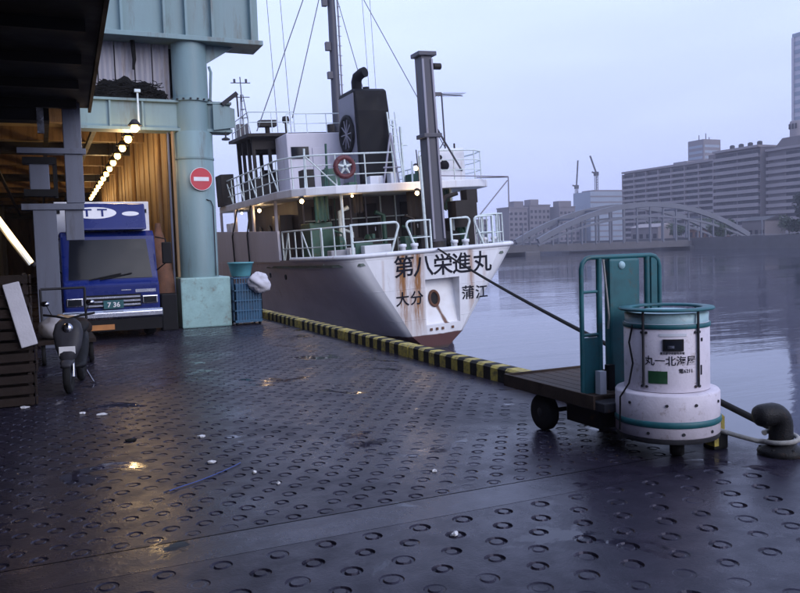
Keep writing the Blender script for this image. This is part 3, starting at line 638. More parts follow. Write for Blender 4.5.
tag(tb.build('plastic_tub', 'tub_teal', None, (4.0, 17.6, 1.062)), 'round teal plastic tub on top of the blue mesh cage', 'tub')
m = MB(); vs = []; N, Mm = 36, 22
for j in range(Mm+1):
    for i in range(N):
        th, ph = PI*j/Mm, 2*PI*i/N; d = Vector((math.sin(th)*math.cos(ph), math.sin(th)*math.sin(ph), math.cos(th))); kk = .235*(1+.35*noise.noise(d*1.3)-.16*abs(noise.noise(d*3.1+Vector((2, 0, 0))))-.07*abs(noise.noise(d*7)))
        vs.append((d.x*kk*1.1, d.y*kk*.8, d.z*kk*.95*(1+.12*noise.noise(d*9))))
m.add(vs, [(j*N+i, j*N+(i+1) % N, (j+1)*N+(i+1) % N, (j+1)*N+i) for j in range(Mm) for i in range(N)], True)
tag(m.build('white_bag', 'foam_white', None, (4.33, 17.22, .92)), 'stuffed white plastic bag hanging on the corner of the mesh cage', 'bag')

# ================================================================== QUAY EDGE: KERB, BOLLARD, ROPES
SL = .165
def kerb(y0, nst, label, ends=True):
    t = thing('striped_kerb', label, 'kerb', (4.86, y0, 0), group='striped kerb beams along the quay edge'); y = 0
    sec = [(-.105, .0), (.105, 0), (.105, .15), (.075, .175), (-.075, .175), (-.105, .15)]
    for k in range(nst):
        yel = k % 2 == 0; ln = SL*(1.9 if ends and k == 0 else 1)
        m = MB().prism(sec, 'y', 0, ln-.001); m.build('painted_stripe', 'yellow' if yel else 'kerb_black', t, (0, y, 0)); y += ln
    return y0+y
y = 4.78; i = 0
kl = ['short striped kerb beam behind the white drum of the cart', 'striped kerb beam under the cart flatbed', 'striped kerb beam just past the far end of the cart flatbed', 'second striped kerb beam past the cart flatbed', 'striped kerb beam below the ship stern lettering', 'striped kerb beam along the dark ship side', 'last striped kerb beam nearest the blue mesh cage', 'striped kerb beam beyond the blue mesh cage']
for n in (3, 11, 17, 15, 15, 15, 13, 13):
    y = kerb(y, n, kl[i])+.05; i += 1

bo = thing('mooring_bollard', 'black cast iron mooring bollard with bent head at the quay edge', 'bollard', (4.86, 4.15, 0))
MB().lathe([(.16, 0), (.165, .02), (.15, .05), (.11, .07), (.095, .10)], 28).build('base', 'bollard_iron', bo)
hd = Vector((-1, .15, 0)).normalized(); pts = [Vector((0, 0, .06)), Vector((0, 0, .14)), Vector((0, 0, .22))]; rs = [.088, .084, .082]
for i in range(1, 7):
    a = i/6*R(82); pts.append(Vector((0, 0, .22))+hd*(.085*(1-math.cos(a)))+Vector((0, 0, .085*math.sin(a)))); rs.append(.082)
for d, r_ in ((.05, .084), (.10, .082), (.125, .072), (.142, .05), (.15, .02)): pts.append(pts[8]+hd*d+Vector((0, 0, -.06*d))); rs.append(r_)
MB().tube(pts, rs, 20).build('bent_post', 'bollard_iron', bo)
for k in range(6):
    a = k*PI/3+.3; MB().lathe([(.016, 0), (.016, .018), (0, .02)], 8, (.135*math.cos(a), .135*math.sin(a), .04)).build('bolt', 'bollard_iron', bo)
ch = thing('wheel_chock', 'yellow and black block lying at the kerb end near the bollard', 'chock', (4.60, 4.52, 0))
box(-.07, .07, -.06, .06, 0, .13).build('block', 'kerb_black', ch, bevel=.015); box(-.072, -.03, -.062, .03, .03, .09).build('yellow_face', 'yellow', ch)

# ================================================================== CART (three-wheeled turret cart)
ct = thing('market_cart', 'three wheeled market cart with lettered white drum and teal pipe frame', 'cart', (4.22, 4.62, 0))
FRONT = math.atan2(-4.62, -4.12)+.19                     # drum turned towards the viewer side
dr = MB().lathe([(.305, .50), (.305, .985), (.300, .99)], 64).build('drum', 'drum_white', ct)
MB().lathe([(.309, .955), (.312, .958), (.312, .985), (.309, .988), (.295, .988)], 64).build('drum_band', 'teal', dr)
MB().lathe([(.296, .988), (.300, 1.055), (.20, 1.070), (0, 1.072)], 64).build('drum_cap', 'teal_light', dr)
MB().lathe([(.366, .175), (.374, .182), (.374, .478), (.364, .492), (.31, .496), (.30, .496)], 64).build('skirt', 'drum_white', ct)
MB().lathe([(.3755, .255), (.383, .262), (.383, .295), (.3755, .302)], 64).build('skirt_band', 'teal', ct)
MB().lathe([(.366, .14), (.372, .15), (.372, .175)], 48).build('skirt_rim', 'dark_steel', ct)
MB().lathe([(.26, 1.078), (.335, 1.078), (.345, 1.086), (.335, 1.098), (.26, 1.098), (.25, 1.088), (.26, 1.078)], 56).build('steering_ring', 'teal', ct)
def on_drum(a, r, z): return (r*math.cos(FRONT+a), r*math.sin(FRONT+a), z)
for a in (-.72, .55, 2.2, -2.2):
    q = MB(); q.tube([on_drum(a, .318, 1.08), on_drum(a, .318, 1.0), on_drum(a, .318, .54)], .009, 8); rod = q.build('ring_stay', 'dark_steel', ct)
    for z in (.93, .54):
        for da in (-.06, .06): q = MB(); q.tube([on_drum(a+da, .303, z), on_drum(a+da, .314, z)], .010, 8); q.build('bolt', 'dark_steel', rod)
def wrap(me, r, a0=0.):
    for v in me.vertices:
        x, y, z = v.co; a = a0+x/r; rr = r+z; v.co = (rr*math.cos(FRONT+a), rr*math.sin(FRONT+a), y)
    return me
def patch(a0, a1, z0, z1, r, th=.004, n=10):
    q = MB(); vs = []
    for rr in (r, r+th):
        for i in range(n+1):
            a = a0+(a1-a0)*i/n; vs += [on_drum(a, rr, z0), on_drum(a, rr, z1)]
    o = 2*(n+1); fs = []
    for i in range(n): fs += [(2*i, 2*i+1, 2*i+3, 2*i+2), (o+2*i, o+2*i+2, o+2*i+3, o+2*i+1), (2*i, 2*i+2, o+2*i+2, o+2*i), (2*i+1, o+2*i+1, o+2*i+3, 2*i+3)]
    fs += [(0, o, o+1, 1), (2*n, 2*n+1, o+2*n+1, o+2*n)]
    return q.add(vs, fs)
def rad(w): return w/.305
# a lamp window, strip, sticker and lettering on the drum face (angle grows to the viewer's right)
wv = patch(rad(-.085), rad(.055), .80, .885, .3052, .012).build('lamp_housing', 'black', dr)
patch(rad(-.070), rad(.040), .812, .873, .3175, .002).build('lamp_lens', 'glass_dark', wv)
patch(rad(-.055), rad(-.01), .822, .840, .3198, .002).build('lamp_glint', 'chrome', wv)
patch(rad(-.11), rad(.08), .905, .925, .3052, .003).build('label_strip', 'white_plastic', dr)
patch(rad(-.19), rad(-.055), .565, .655, .3052, .003).build('green_sticker', 'sticker_green', dr)
for s, sz, x, z, bd in (('丸一北海屋', .074, -.032, .725, .006), ('東京都中央卸売市場', .019, -.02, .783, 0.), ('電6211', .036, .075, .655, .008)):
    me = wrap(text_mesh(s, sz, 'lettering_black', bd, .001), .3068, rad(x)); o = obj('lettering', me, dr, (0, 0, z))
patch(rad(.20), rad(.215), .62, .69, .3052, .002).build('scratch_mark', 'lettering_black', dr); patch(rad(.205), rad(.225), .86, .885, .3052, .002).build('scratch_mark', 'lettering_black', dr)
q = MB(); q.tube([on_drum(-1.05, .31, .98), on_drum(-1.1, .33, .85), on_drum(-1.0, .325, .7), on_drum(-1.08, .34, .55), on_drum(-1.15, .40, .45), on_drum(-1.2, .395, .2)], .007, 6); q.build('brake_cable', 'black', dr)
for a in (-.2, .35, 1.0, -.95): q = MB(); q.tube([on_drum(a, .374, .42), on_drum(a, .382, .42)], .011, 8); q.build('bolt', 'dark_steel', ct)
for a in (-.55, .1, .75): q = MB(); q.tube([on_drum(a, .366, .215), on_drum(a, .380, .215)], .012, 8); q.build('bolt', 'dark_steel', ct)
wm = MB().lathe([(.07, -.05), (.14, -.05), (.155, -.03), (.155, .03), (.14, .05), (.07, .05)], 28, M=Matrix.Rotation(PI/2, 3, 'Y'))
wh = wm.build('wheel', 'rubber', ct, (-.02, -.12, .155), (0, 0, R(-42))); MB().lathe([(0, -.056), (.07, -.045), (.07, .045), (0, .056)], 18, M=Matrix.Rotation(PI/2, 3, 'Y')).build('rim', 'dark_steel', wh)
MB().bar((-.02, -.12, .16), (-.02, -.05, .4), .05).build('fork', 'dark_steel', ct)
# bed
bd = MB().box(-.42, .42, .20, 1.58, .30, .37).build('bed_frame', 'dark_steel', ct, bevel=.008)
for k in range(7): ubox('bed_plank', 'bed_wood', bd, -.42+.12*k+.004, -.42+.12*(k+1)-.004, .36, 1.58, .371, .40)
MB().box(-.445, -.425, .3, 1.60, .31, .42).build('edge_rail', 'bed_wood', bd, bevel=.005); MB().box(.425, .445, .3, 1.60, .31, .42).build('edge_rail', 'bed_wood', bd, bevel=.005)
MB().box(-.445, .445, 1.582, 1.602, .31, .42).build('edge_rail', 'bed_wood', bd, bevel=.005)
for s in (-1, 1):
    wh = wm.build('wheel', 'rubber', ct, (s*.36, 1.08, .155)); MB().lathe([(0, s*.056), (.07, s*.045), (.07, 0)], 18, M=Matrix.Rotation(PI/2, 3, 'Y')).build('rim', 'dark_steel', wh)
MB().tube([(-.36, 1.08, .155), (.36, 1.08, .155)], .02, 8).build('axle', 'dark_steel', ct)
box(-.30, .25, .42, .85, .12, .30).build('battery_box', 'dark_steel', ct, bevel=.01)
# pipe frame behind the drum
yf = .50
P = [(-.39, yf, .38), (-.39, yf, 1.38)]+[(-.39+.09*(1-math.cos(a)), yf, 1.38+.09*math.sin(a)) for a in (R(30), R(60), R(90))]
P2 = P+[(-p[0], p[1], p[2]) for p in P[::-1]]
fr2 = MB().tube(P2, .019, 10).build('pipe_frame', 'teal', ct)
for x, z1 in ((-.22, 1.46), (.26, 1.46)): MB().tube([(x, yf, .38), (x, yf, z1)], .024, 10).build('upright_pipe', 'teal', ct)
MB().tube([(-.39, yf, .86), (-.22, yf, .86)], .014, 8).build('cross_pipe', 'teal', ct); MB().tube([(-.39, yf, 1.2), (-.22, yf, 1.2)], .012, 8).build('cross_pipe', 'teal', ct)
box(-.375, -.235, yf-.012, yf+.012, .40, .84).build('lower_panel', 'teal', ct)
bk = box(-.135, .165, yf-.03, yf+.05, .40, 1.455).build('back_panel', 'teal', ct, bevel=.02)
q = MB(); q.lathe([(.032, 0), (.028, .01), (0, .014)], 20, (-.02, yf-.033, 1.40), M=Matrix.Rotation(PI/2, 3, 'X')); q.build('pale_knob', 'teal_light', bk)
q = MB(); q.tube([(-.19, yf-.02, 1.45), (-.17, yf-.03, 1.2), (-.15, yf-.03, 1.0), (-.16, yf-.03, .9)], .008, 6); q.build('hanging_cord', 'rope_pale', ct)
box(.30, .36, yf-.01, yf+.012, .6, 1.45).build('side_plate', 'teal', ct)
box(-.20, -.14, yf-.08, yf-.03, .42, .62).build('pedal_box', 'black', ct); box(-.30, -.24, yf-.1, yf-.04, .40, .58).build('grey_block', 'white_plastic', ct)

# ================================================================== LITTER ON THE PAVEMENT
bs = MB(); ps = []
for i in range(30):
    t = i/29; ps.append((.70+.58*t+.02*math.sin(t*9), 5.47+.46*t+.03*math.sin(t*7+1), .008))
tag(bs.tube(ps, .004, 6).build('blue_string', 'blue_string'), 'thin blue plastic string lying on the wet pavement', 'string')
lit = [(-.26, 9.43, .05, 'torn white scrap nearest the foot of the crates'), (.30, 8.72, .035, 'small white scrap between the crates and the blue string'), (.47, 8.55, .045, 'folded white scrap out in front of the scooter'), (1.19, 7.01, .04, 'white paper scrap beyond the blue string'),
       (2.46, 5.02, .018, 'tiny white speck of litter near the joint strip'), (2.0, 3.85, .02, 'tiny pale scrap on the near side of the joint strip'), (1.1, 6.1, .03, 'pale crumpled scrap just past the blue string'), (1.32, 5.65, .02, 'small pale scrap at the end of the blue string'), (1.4, 5.3, .02, 'small white scrap beside the blue string'), (.62, 7.2, .05, 'dark flat rag on the open pavement')]
for i, (x, y, r_, lb_) in enumerate(lit):
    rg = random.Random(i); m = MB(); n = 9
    top = [(r_*rg.uniform(.6, 1.3)*math.cos(2*PI*k/n), r_*rg.uniform(.5, 1.1)*math.sin(2*PI*k/n), rg.uniform(.004, .02)) for k in range(n)]
    m.add([(a*.95, b_*.95, .002) for a, b_, c_ in top]+top+[(0, 0, .022)], [(k, (k+1) % n, n+(k+1) % n, n+k) for k in range(n)]+[(n+k, n+(k+1) % n, 2*n) for k in range(n)])
    tag(m.build('litter_scrap', 'net_dark' if i == 9 else 'paper', None, (x, y, 0)), lb_, 'litter', 'litter on the pavement')

# ================================================================== SHIP (moored stern towards the viewer, listing slightly to port)
ship = thing('cargo_ship', 'rust streaked grey and white cargo ship moored stern first along the quay', 'ship', (11.15, 22.0, WATER), (0, R(-2.7), 0))
def sstep(t): t = max(0., min(1., t)); return t*t*(3-2*t)
def lerp_tab(tab, v):
    for (a, b_), (c_, d) in zip(tab, tab[1:]):
        if v <= c_: return b_+(d-b_)*(v-a)/(c_-a)
    return tab[-1][1]
BT = [(0, 2.35), (.12, 2.72), (.35, 2.98), (.8, 3.2), (1.6, 3.42), (3, 3.68), (5, 3.88), (8, 4.02), (12, 4.1), (30, 4.1), (36, 3.3), (40, 1.9), (43, .15)]
GT = [(0, .16), (.15, .36), (.3, .47), (.47, .60), (.75, .83), (1, 1)]
def deck_z(y): return 3.05 if y < 13 else 3.05-1.9*sstep((y-13)/.8) if y < 32 else 1.15+2.2*sstep((y-32)/4)
def hullp(y, f, side):
    zd = deck_z(y); t = sstep(y/8.); z = -1.0+(zd+1.0)*f; zz = max(z, 0)/zd
    g_ = lerp_tab(GT, zz)*(1-t)+t
    if z < 0: g_ *= (1+z*(.75*(1-t)+.1))
    rake = .09*(3.05-min(z, 3.05))*(1-sstep(y/5.))
    return (side*lerp_tab(BT, y)*g_, y+rake, z)
YS = [0, .06, .12, .22, .35, .55, .8, 1.2, 1.6, 2.3, 3, 4, 5, 6.5, 8, 10, 12, 12.9, 13.3, 13.8, 18, 24, 30, 33, 36, 38, 40, 41.5, 43]
FS = [0, .12, .247, .30, .36, .42, .5, .58, .66, .75, .84, .92, 1.]
def shell(i0, i1, mat, name):
    m = MB()
    for s in (-1, 1):
        ys = YS[i0:i1+1]; vs = [hullp(y, f, s) for y in ys for f in FS]; k = len(FS)
        m.add(vs, [(i*k+j, i*k+j+1, (i+1)*k+j+1, (i+1)*k+j) for i in range(len(ys)-1) for j in range(k-1)], True)
    return m
WI = 0          # white hull throughout; beyond the stern corners shade is painted into its colour
hull = shell(WI, len(YS)-1, 'hull_side', 'hull').build('hull', 'hull_side', ship)
# flat raked transom with a recess cut in it
def ty(z): return .09*(3.05-z)
out = [hullp(0, f, 1) for f in FS]; poly = [(p[0], p[2]) for p in out]+[(-p[0], p[2]) for p in out[::-1]]
NX0, NX1, NZ0, NZ1 = -.36, .83, .76, 2.19
hole = [(NX0, NZ0), (NX1, NZ0), (NX1, NZ1), (NX0, NZ1)]
pts = [Vector(p) for p in poly]+[Vector(p) for p in hole]; np_ = len(poly)
ed = [(i, (i+1) % np_) for i in range(np_)]+[(np_+i, np_+(i+1) % 4) for i in range(4)]
rv, re_, rf, *_ = delaunay_2d_cdt(pts, ed, [], 1, 1e-5)
m = MB(); fs = []
for f in rf:
    c_ = sum((rv[i] for i in f), Vector((0, 0)))/len(f)
    if not (NX0 < c_.x < NX1 and NZ0 < c_.y < NZ1): fs.append(tuple(f))
m.add([(v.x, ty(v.y), v.y) for v in rv], fs); tr = m.build('transom', 'hull_stern', hull)
m = MB(); d0, d1 = .10, .42      # recess floor slopes from shallow at the foot to deep at the head
F4 = [(NX0, ty(NZ0), NZ0), (NX1, ty(NZ0), NZ0), (NX1, ty(NZ1), NZ1), (NX0, ty(NZ1), NZ1)]
B4 = [(NX0+.04, ty(NZ0)+d0, NZ0+.02), (NX1-.04, ty(NZ0)+d0, NZ0+.02), (NX1-.04, ty(NZ1)+d1, NZ1-.04), (NX0+.04, ty(NZ1)+d1, NZ1-.04)]
m.add(F4+B4, [(0, 1, 5, 4), (1, 2, 6, 5), (2, 3, 7, 6), (3, 0, 4, 7), (4, 5, 6, 7)]); ni = m.build('recess', 'niche_paint', hull)
def npt(x, z): return (x, ty(z)+d0+(d1-d0)*(z-NZ0)/(NZ1-NZ0), z)
m = MB(); N = 24
m.tube([Vector(npt(.06+.16*math.cos(2*PI*i/N), 1.56+.23*math.sin(2*PI*i/N)))+Vector((0, -.02, 0)) for i in range(N)], .045, 8, True); m.build('fairlead_ring', 'rust_iron', ni)
m = MB(); m.add([Vector(npt(.06+.16*math.cos(2*PI*i/N), 1.56+.23*math.sin(2*PI*i/N)))+Vector((0, -.012, 0)) for i in range(N)], [tuple(range(N))]); m.build('fairlead_mouth', 'black', ni)
for x in (-.2, .0, .2, .55): ubox('drain_lug', 'rust_iron', hull, x-.04, x+.04, ty(.62)-.03, ty(.62)+.02, .58, .66)
rk = math.atan(.09)
def letter(s, x, z, size):
    o = obj('lettering', text_mesh(s, size, 'lettering_black', .012, .004), hull, (x, ty(z)-.008, z), (PI/2+rk, 0, 0))
for s, x, z in (('第', -1.05, 2.60), ('八', -.40, 2.58), ('栄', .27, 2.56), ('進', .93, 2.55), ('丸', 1.66, 2.54)): letter(s, x, z, .70)
for s, x, z in (('大', -1.14, 1.63), ('分', -.66, 1.63), ('蒲', 1.13, 1.62), ('江', 1.62, 1.60)): letter(s, x, z, .46)
# rim, decks
rim = []
for y in [yy for yy in YS if yy <= 3.2][::-1]: rim.append(hullp(y, 1, -1))
for y in [yy for yy in YS if yy <= 3.2]: rim.append(hullp(y, 1, 1))
MB().tube([(p[0], p[1], p[2]+.02) for p in rim], .07, 8).build('stern_rim', 'ship_white', hull)
def plan(y0, y1, inset, n=20):
    ys = [y0+(y1-y0)*i/n for i in range(n+1)]
    return [(-(lerp_tab(BT, y)-inset), y) for y in ys]+[(lerp_tab(BT, y)-inset, y) for y in ys[::-1]]
MB().prism(plan(.05, 13.2, .06), 'z', 2.78, 2.86).build('poop_deck', 'ship_deck', hull)
MB().prism(plan(13.2, 42.5, .06), 'z', .8, .9).build('main_deck', 'ship_deck', hull)
for s in (-1, 1):                          # raised bulwark along each side
    m = MB()
    ys = [4.0, 5, 6, 7, 8, 9, 10, 11, 12, 12.9]; vs = []
    for y in ys:
        b_ = lerp_tab(BT, y); zt = 4.02+.03*(y-4)
        vs += [(s*(b_+.004), y, 3.0), (s*(b_+.004), y, zt), (s*(b_-.08), y, zt), (s*(b_-.08), y, 3.0)]
    m.add(vs, [(i*4+j, i*4+(j+1) % 4, (i+1)*4+(j+1) % 4, (i+1)*4+j) for i in range(len(ys)-1) for j in range(4)]+[(0, 1, 2, 3), (len(vs)-1, len(vs)-2, len(vs)-3, len(vs)-4)])
    m.build('bulwark', 'ship_grey', hull)
for y in (7.2, 9.4): MB().tube([(-lerp_tab(BT, y)-.05, y, 1.0), (-lerp_tab(BT, y)-.05, y, 4.0), (-3.8, y, 5.1)], .03, 6).build('fender_rope', 'rope_dark', hull)
for y, z in ((5.0, 2.55), (3.6, 2.5), (6.2, 2.5)):
    m = MB(); m.lathe([(0, .0), (.09, 0), (.09, .03), (.05, .03)], 12, (0, 0, 0), M=Matrix.Rotation(-PI/2, 3, 'Y')); m.build('scupper', 'black', hull, (-lerp_tab(BT, y)*1.0+.02, y, z))
# rails
def rail(pts, z0, h, name, r=.03, lower=(.5,), posts=None, diag=False, mat='rail_white', parent=None):
    par = parent or ship
    P3 = [Vector((x, y, z0+h)) for x, y in pts]
    top = MB().tube([Vector((pts[0][0], pts[0][1], z0))]+[P3[0]+Vector((0, 0, -.15))]+P3+[P3[-1]+Vector((0, 0, -.15)), Vector((pts[-1][0], pts[-1][1], z0))], r, 6).build(name, mat, par)
    for f in lower: MB().tube([Vector((x, y, z0+h*f)) for x, y in pts], r*.7, 6).build('mid_rail', mat, top)
    for i, (x, y) in enumerate(pts[1:-1] if posts is None else posts):
        MB().tube([(x, y, z0), (x, y, z0+h)], r*.8, 6).build('post', mat, top)
    if diag:
        for (a, b_) in diag: MB().tube([(a[0], a[1], z0+h), (b_[0], b_[1], z0)], r*.9, 6).build('brace', mat, top)
    return top
def along(pts, step):
    out = []; pts = [Vector(p) for p in pts]
    for a, b_ in zip(pts, pts[1:]):
        n = max(1, int(round((b_-a).length/step)))
        out += [tuple(a.lerp(b_, i/n)) for i in range(n)]
    return out+[tuple(pts[-1])]
def edge(y, inset=.12): return -(lerp_tab(BT, y)-inset)
DZ = 2.86
# main deck rails: port side, stern with bent end frames, starboard side
pp = along([(edge(3.9), 3.9), (edge(2.4), 2.4), (edge(1.2), 1.2)], .6)
rail(pp, DZ, 1.12, 'side_rail', diag=[(pp[1], pp[0]), (pp[3], pp[4])])
def bent_rail(x0, x1, y, h=1.15, rev=False):
    m = MB(); z = DZ
    a, b_ = (x0, x1) if not rev else (x1, x0); s = 1 if not rev else -1
    path = [(a, y, z), (a, y, z+h), (b_-s*.12, y, z+h)]+[(b_-s*.12+s*.12*math.sin(t), y, z+h-.12+.12*math.cos(t)) for t in (R(30), R(60), R(95), R(120))]+[(b_-s*.38, y, z)]
    o = m.tube(path, .038, 8).build('bent_rail', 'rail_white', ship)
    MB().tube([(a, y, z+h*.55), (b_-s*.12, y, z+h*.55)], .022, 6).build('mid_rail', 'rail_white', o)
    return o
bent_rail(-2.55, -1.0, .35); bent_rail(-.75, .05, .30, rev=True); bent_rail(.78, 1.45, .30); bent_rail(1.65, 2.3, .35, rev=True)
ps_ = along([(1.95, .42), (2.55, .45), (2.95, .8), (3.2, 1.6), (3.42, 2.6), (3.65, 3.8)], .42); rail(ps_, DZ, 1.2, 'stern_rail', r=.028)
ps_ = along([(-2.5, .4), (-2.9, .9), (-3.15, 1.4)], .45); rail(ps_, DZ, 1.12, 'stern_rail', r=.028)
# bitts on the stern
def bitts(x, y):
    t = MB().box(x-.32, x+.32, y-.14, y+.14, DZ, DZ+.06).build('bitts', 'ship_dark_wall', ship)
    for d in (-.2, .2):
        MB().lathe([(.09, .06), (.09, .36), (.12, .38), (.12, .46), (0, .48)], 16, (x+d, y, DZ)).build('bitt_post', 'ship_white', t)
bitts(-.75, .25); bitts(1.05, .28); bitts(2.3, .6)
# lower deckhouse
lh = MB().box(-2.7, 2.7, 5.0, 12.4, 2.86, 5.05).build('lower_deckhouse', 'ship_tan', ship)
for (x0, x1) in ((-2.2, -1.45), (-.5, .25), (1.2, 1.95)):
    d = box(x0, x1, 4.95, 5.0, 2.95, 4.8).build('house_door', 'ship_dark_wall', lh, bevel=.01); ubox('door_handle', 'chrome', d, x1-.14, x1-.10, 4.92, 4.95, 3.8, 3.95)
for y in (6, 7.4, 8.8, 10.2):
    MB().lathe([(.0, 0), (.19, 0), (.23, .02), (.23, .05)], 18, M=Matrix.Rotation(-PI/2, 3, 'Y')).build('porthole', 'glass_dark', lh, (-2.71, y, 4.1))
box(-3.2, -2.75, 5.6, 6.6, 2.86, 4.6).build('vent_locker', 'ship_tan', lh, bevel=.02)
for y in (4.6, 7.2, 9.8, 12.3):
    b_ = lerp_tab(BT, y)
    for s in (-1, 1): MB().tube([(s*(b_-.2), y, 2.9), (s*(b_-.25), y, 5.06)], .06, 8).build('deck_pillar', 'ship_grey', ship)
for s in (-1, 1): MB().tube([(s*2.0, 2.45, 2.86), (s*2.0, 2.45, 5.05)], .05, 8).build('deck_pillar', 'rail_white', ship)
for y in (10.4, 11.2): box(edge(y, .32), edge(y, .22), y-.2, y+.2, 3.9, 4.55).build('stores_box', 'ship_white', ship)
# machinery on the poop deck
wnch = MB(); wnch.lathe([(.34, -.5), (.34, -.44), (.16, -.42), (.16, .42), (.34, .44), (.34, .5)], 20, M=Matrix.Rotation(PI/2, 3, 'Y'))
for (x, y, mt) in ((-1.6, 2.6, 'machine_green'), (1.7, 2.3, 'machine_green')):
    o = wnch.build('mooring_winch', mt, ship, (x, y, DZ+.5)); box(-.62, -.52, -.3, .3, -.5, .35).build('winch_stand', mt, o); box(.52, .62, -.3, .3, -.5, .35).build('winch_stand', mt, o)
    MB().lathe([(.2, -.36), (.27, -.2), (.27, .2), (.2, .36)], 18, M=Matrix.Rotation(PI/2, 3, 'Y')).build('rope_coil', 'rope_dark', o)
box(-2.9, -2.1, 3.2, 4.2, DZ, DZ+1.35).build('engine_hatch', 'machine_green', ship, bevel=.04)
box(2.0, 2.9, 2.6, 3.6, DZ, DZ+1.2).build('engine_hatch', 'ship_dark_wall', ship, bevel=.04)
m = MB(); m.tube([(1.2, 2.0, DZ), (1.25, 2.0, 4.3), (1.5, 1.9, 4.75), (1.9, 1.8, 4.85)], [.1, .1, .09, .07], 8); m.box(1.7, 2.5, 1.6, 2.2, 4.0, 4.6); m.box(2.2, 2.6, 1.7, 2.1, 4.5, 4.95)
m.build('deck_crane_drive', 'ship_dark_wall', ship)
for i, (x, y) in enumerate(((-2.6, 1.6), (-2.1, 1.3), (-1.45, 1.2))): box(x-.25, x+.25, y-.2, y+.2, DZ, DZ+.42+.05*i).build('deck_box', ('curtain_panel', 'ship_white', 'machine_green')[i], ship, bevel=.02)
rg = random.Random(11)
for i in range(9):
    x, y = rg.uniform(-2.5, 2.6), rg.uniform(2.0, 4.4); r_ = rg.uniform(.04, .09); h_ = rg.uniform(.9, 2.1)
    MB().tube([(x, y, DZ), (x, y, DZ+h_), (x+rg.choice((-1, 1))*.3, y, DZ+h_+.12)], r_, 8).build('vent_pipe', rg.choice(('machine_green', 'rail_white', 'ship_dark_wall')), ship)
for i in range(7):
    x, y = rg.uniform(-2.3, 2.6), rg.uniform(.95, 1.9); w_ = rg.uniform(.15, .3); box(x-w_, x+w_, y-.2, y+.2, DZ, DZ+rg.uniform(.25, .7)).build('deck_box', rg.choice(('machine_green', 'ship_dark_wall', 'curtain_panel', 'ship_dark_wall')), ship, bevel=.02)
for i in range(3):
    x = (-2.0, -.6, 2.5)[i]; MB().tube([(x+(.28-.012*k)*math.cos(k*.55), 1.0+(.28-.012*k)*math.sin(k*.55)*.8, DZ+.04+.012*k) for k in range(18)], .04, 6).build('rope_coil', 'rope_dark', ship)
for i, (x, w_, h_) in enumerate(((-2.5, .5, .8), (-1.2, .35, .6), (.9, .6, .9), (2.1, .5, .7))):
    m = MB(); n = 10; vs = []
    for k in range(n+1):
        xx = x+w_*(k/n-.5); yy = 3.0+.05*math.sin(k*1.9+i); vs += [(xx, yy, 5.05), (xx+.02*math.sin(k), yy+.04*math.sin(k*1.3), 5.05-h_*(1+.08*math.sin(k*2.1)))]
    m.add(vs, [(2*k, 2*k+2, 2*k+3, 2*k+1) for k in range(n)], True); vb = [(a, b_+.02, c_) for a, b_, c_ in vs]; m.add(vb, [(2*k, 2*k+1, 2*k+3, 2*k+2) for k in range(n)], True)
    m.build('hanging_tarp', ('machine_green', 'ship_dark_wall', 'ship_dark_wall', 'machine_green')[i], ship)
box(-2.0, -1.1, .75, 1.25, DZ, DZ+.5).build('fish_crate', 'ship_white', ship, bevel=.02)
# upper deck
UZ = 5.05
updeck = [(-3.2, 2.35), (-2.3, 2.05), (2.0, 1.95), (2.9, 2.05), (3.5, 2.5), (3.78, 3.6), (3.85, 12.6), (-3.85, 12.6), (-3.8, 3.6), (-3.55, 2.75)]
ud = MB().prism(updeck, 'z', UZ, UZ+.26).build('upper_deck', 'ship_white', ship, bevel=.03)
UT = UZ+.26
pr = along([(-3.7, 12.4), (-3.72, 3.7), (-3.45, 2.85), (-3.1, 2.5), (-2.2, 2.2), (-.2, 2.15)], .95)
rail(pr, UT, 1.0, 'upper_rail', r=.028, lower=(.35, .68), diag=[(pr[1], pr[2]), (pr[3], pr[4]), (pr[5], pr[6]), (pr[8], pr[9]), (pr[11], pr[12])])
pr = along([(.7, 2.1), (2.0, 2.1), (2.85, 2.2), (3.35, 2.65), (3.65, 3.6), (3.7, 12.3)], .95); rail(pr, UT, 1.0, 'upper_rail', r=.028, lower=(.35, .68))
m = MB()
for a, b_ in (((2.9, 2.2, UT+.05), (4.05, 2.0, 5.32)), ((4.05, 2.0, 5.32), (4.0, 2.0, 4.2)), ((4.0, 2.0, 4.2), (3.95, 1.9, 4.05)), ((2.9, 2.1, 4.1), (4.0, 2.0, 5.2)), ((1.0, 2.1, 5.5), (4.05, 2.0, 5.34))): m.tube([a, b_], .022, 6)
m.build('awning_frame', 'mast_edge', ship)
# upper deckhouse, funnel, wheelhouse
uh = MB().box(-2.0, 2.2, 8.0, 9.6, UT, 7.78).build('upper_deckhouse', 'ship_grey', ship, bevel=.04)
for (x0, x1, z0, z1) in ((-1.85, -1.15, 6.8, 7.25),): box(x0, x1, 7.96, 8.0, z0, z1).build('house_window', 'glass_dark', uh)
box(-1.0, -.3, 7.95, 8.0, UT+.05, 7.2).build('house_door', 'ship_grey', uh, bevel=.01)
hr = along([(-1.9, 8.1), (2.1, 8.1)], .8); rail(hr, 7.78, .75, 'roof_rail', r=.022, parent=ship)
fn = MB().prism([(6.0, UT), (6.0, 8.3), (6.12, 9.05), (6.3, 9.15), (7.75, 9.15), (7.85, 9.0), (7.85, UT)], 'x', .18, 1.5).build('funnel', 'funnel_black', ship, bevel=.06)
box(.15, .178, 6.18, 7.8, UT, 8.98).build('funnel_side', 'funnel_grey', fn)
rx = Matrix.Rotation(-PI/2, 3, 'Y')
MB().lathe([(.60, 0), (.72, .0), (.74, .05), (.72, .10), (.60, .10), (.56, .04)], 30, M=rx).build('vent_ring', 'funnel_black', fn, (.148, 7.0, 7.55))
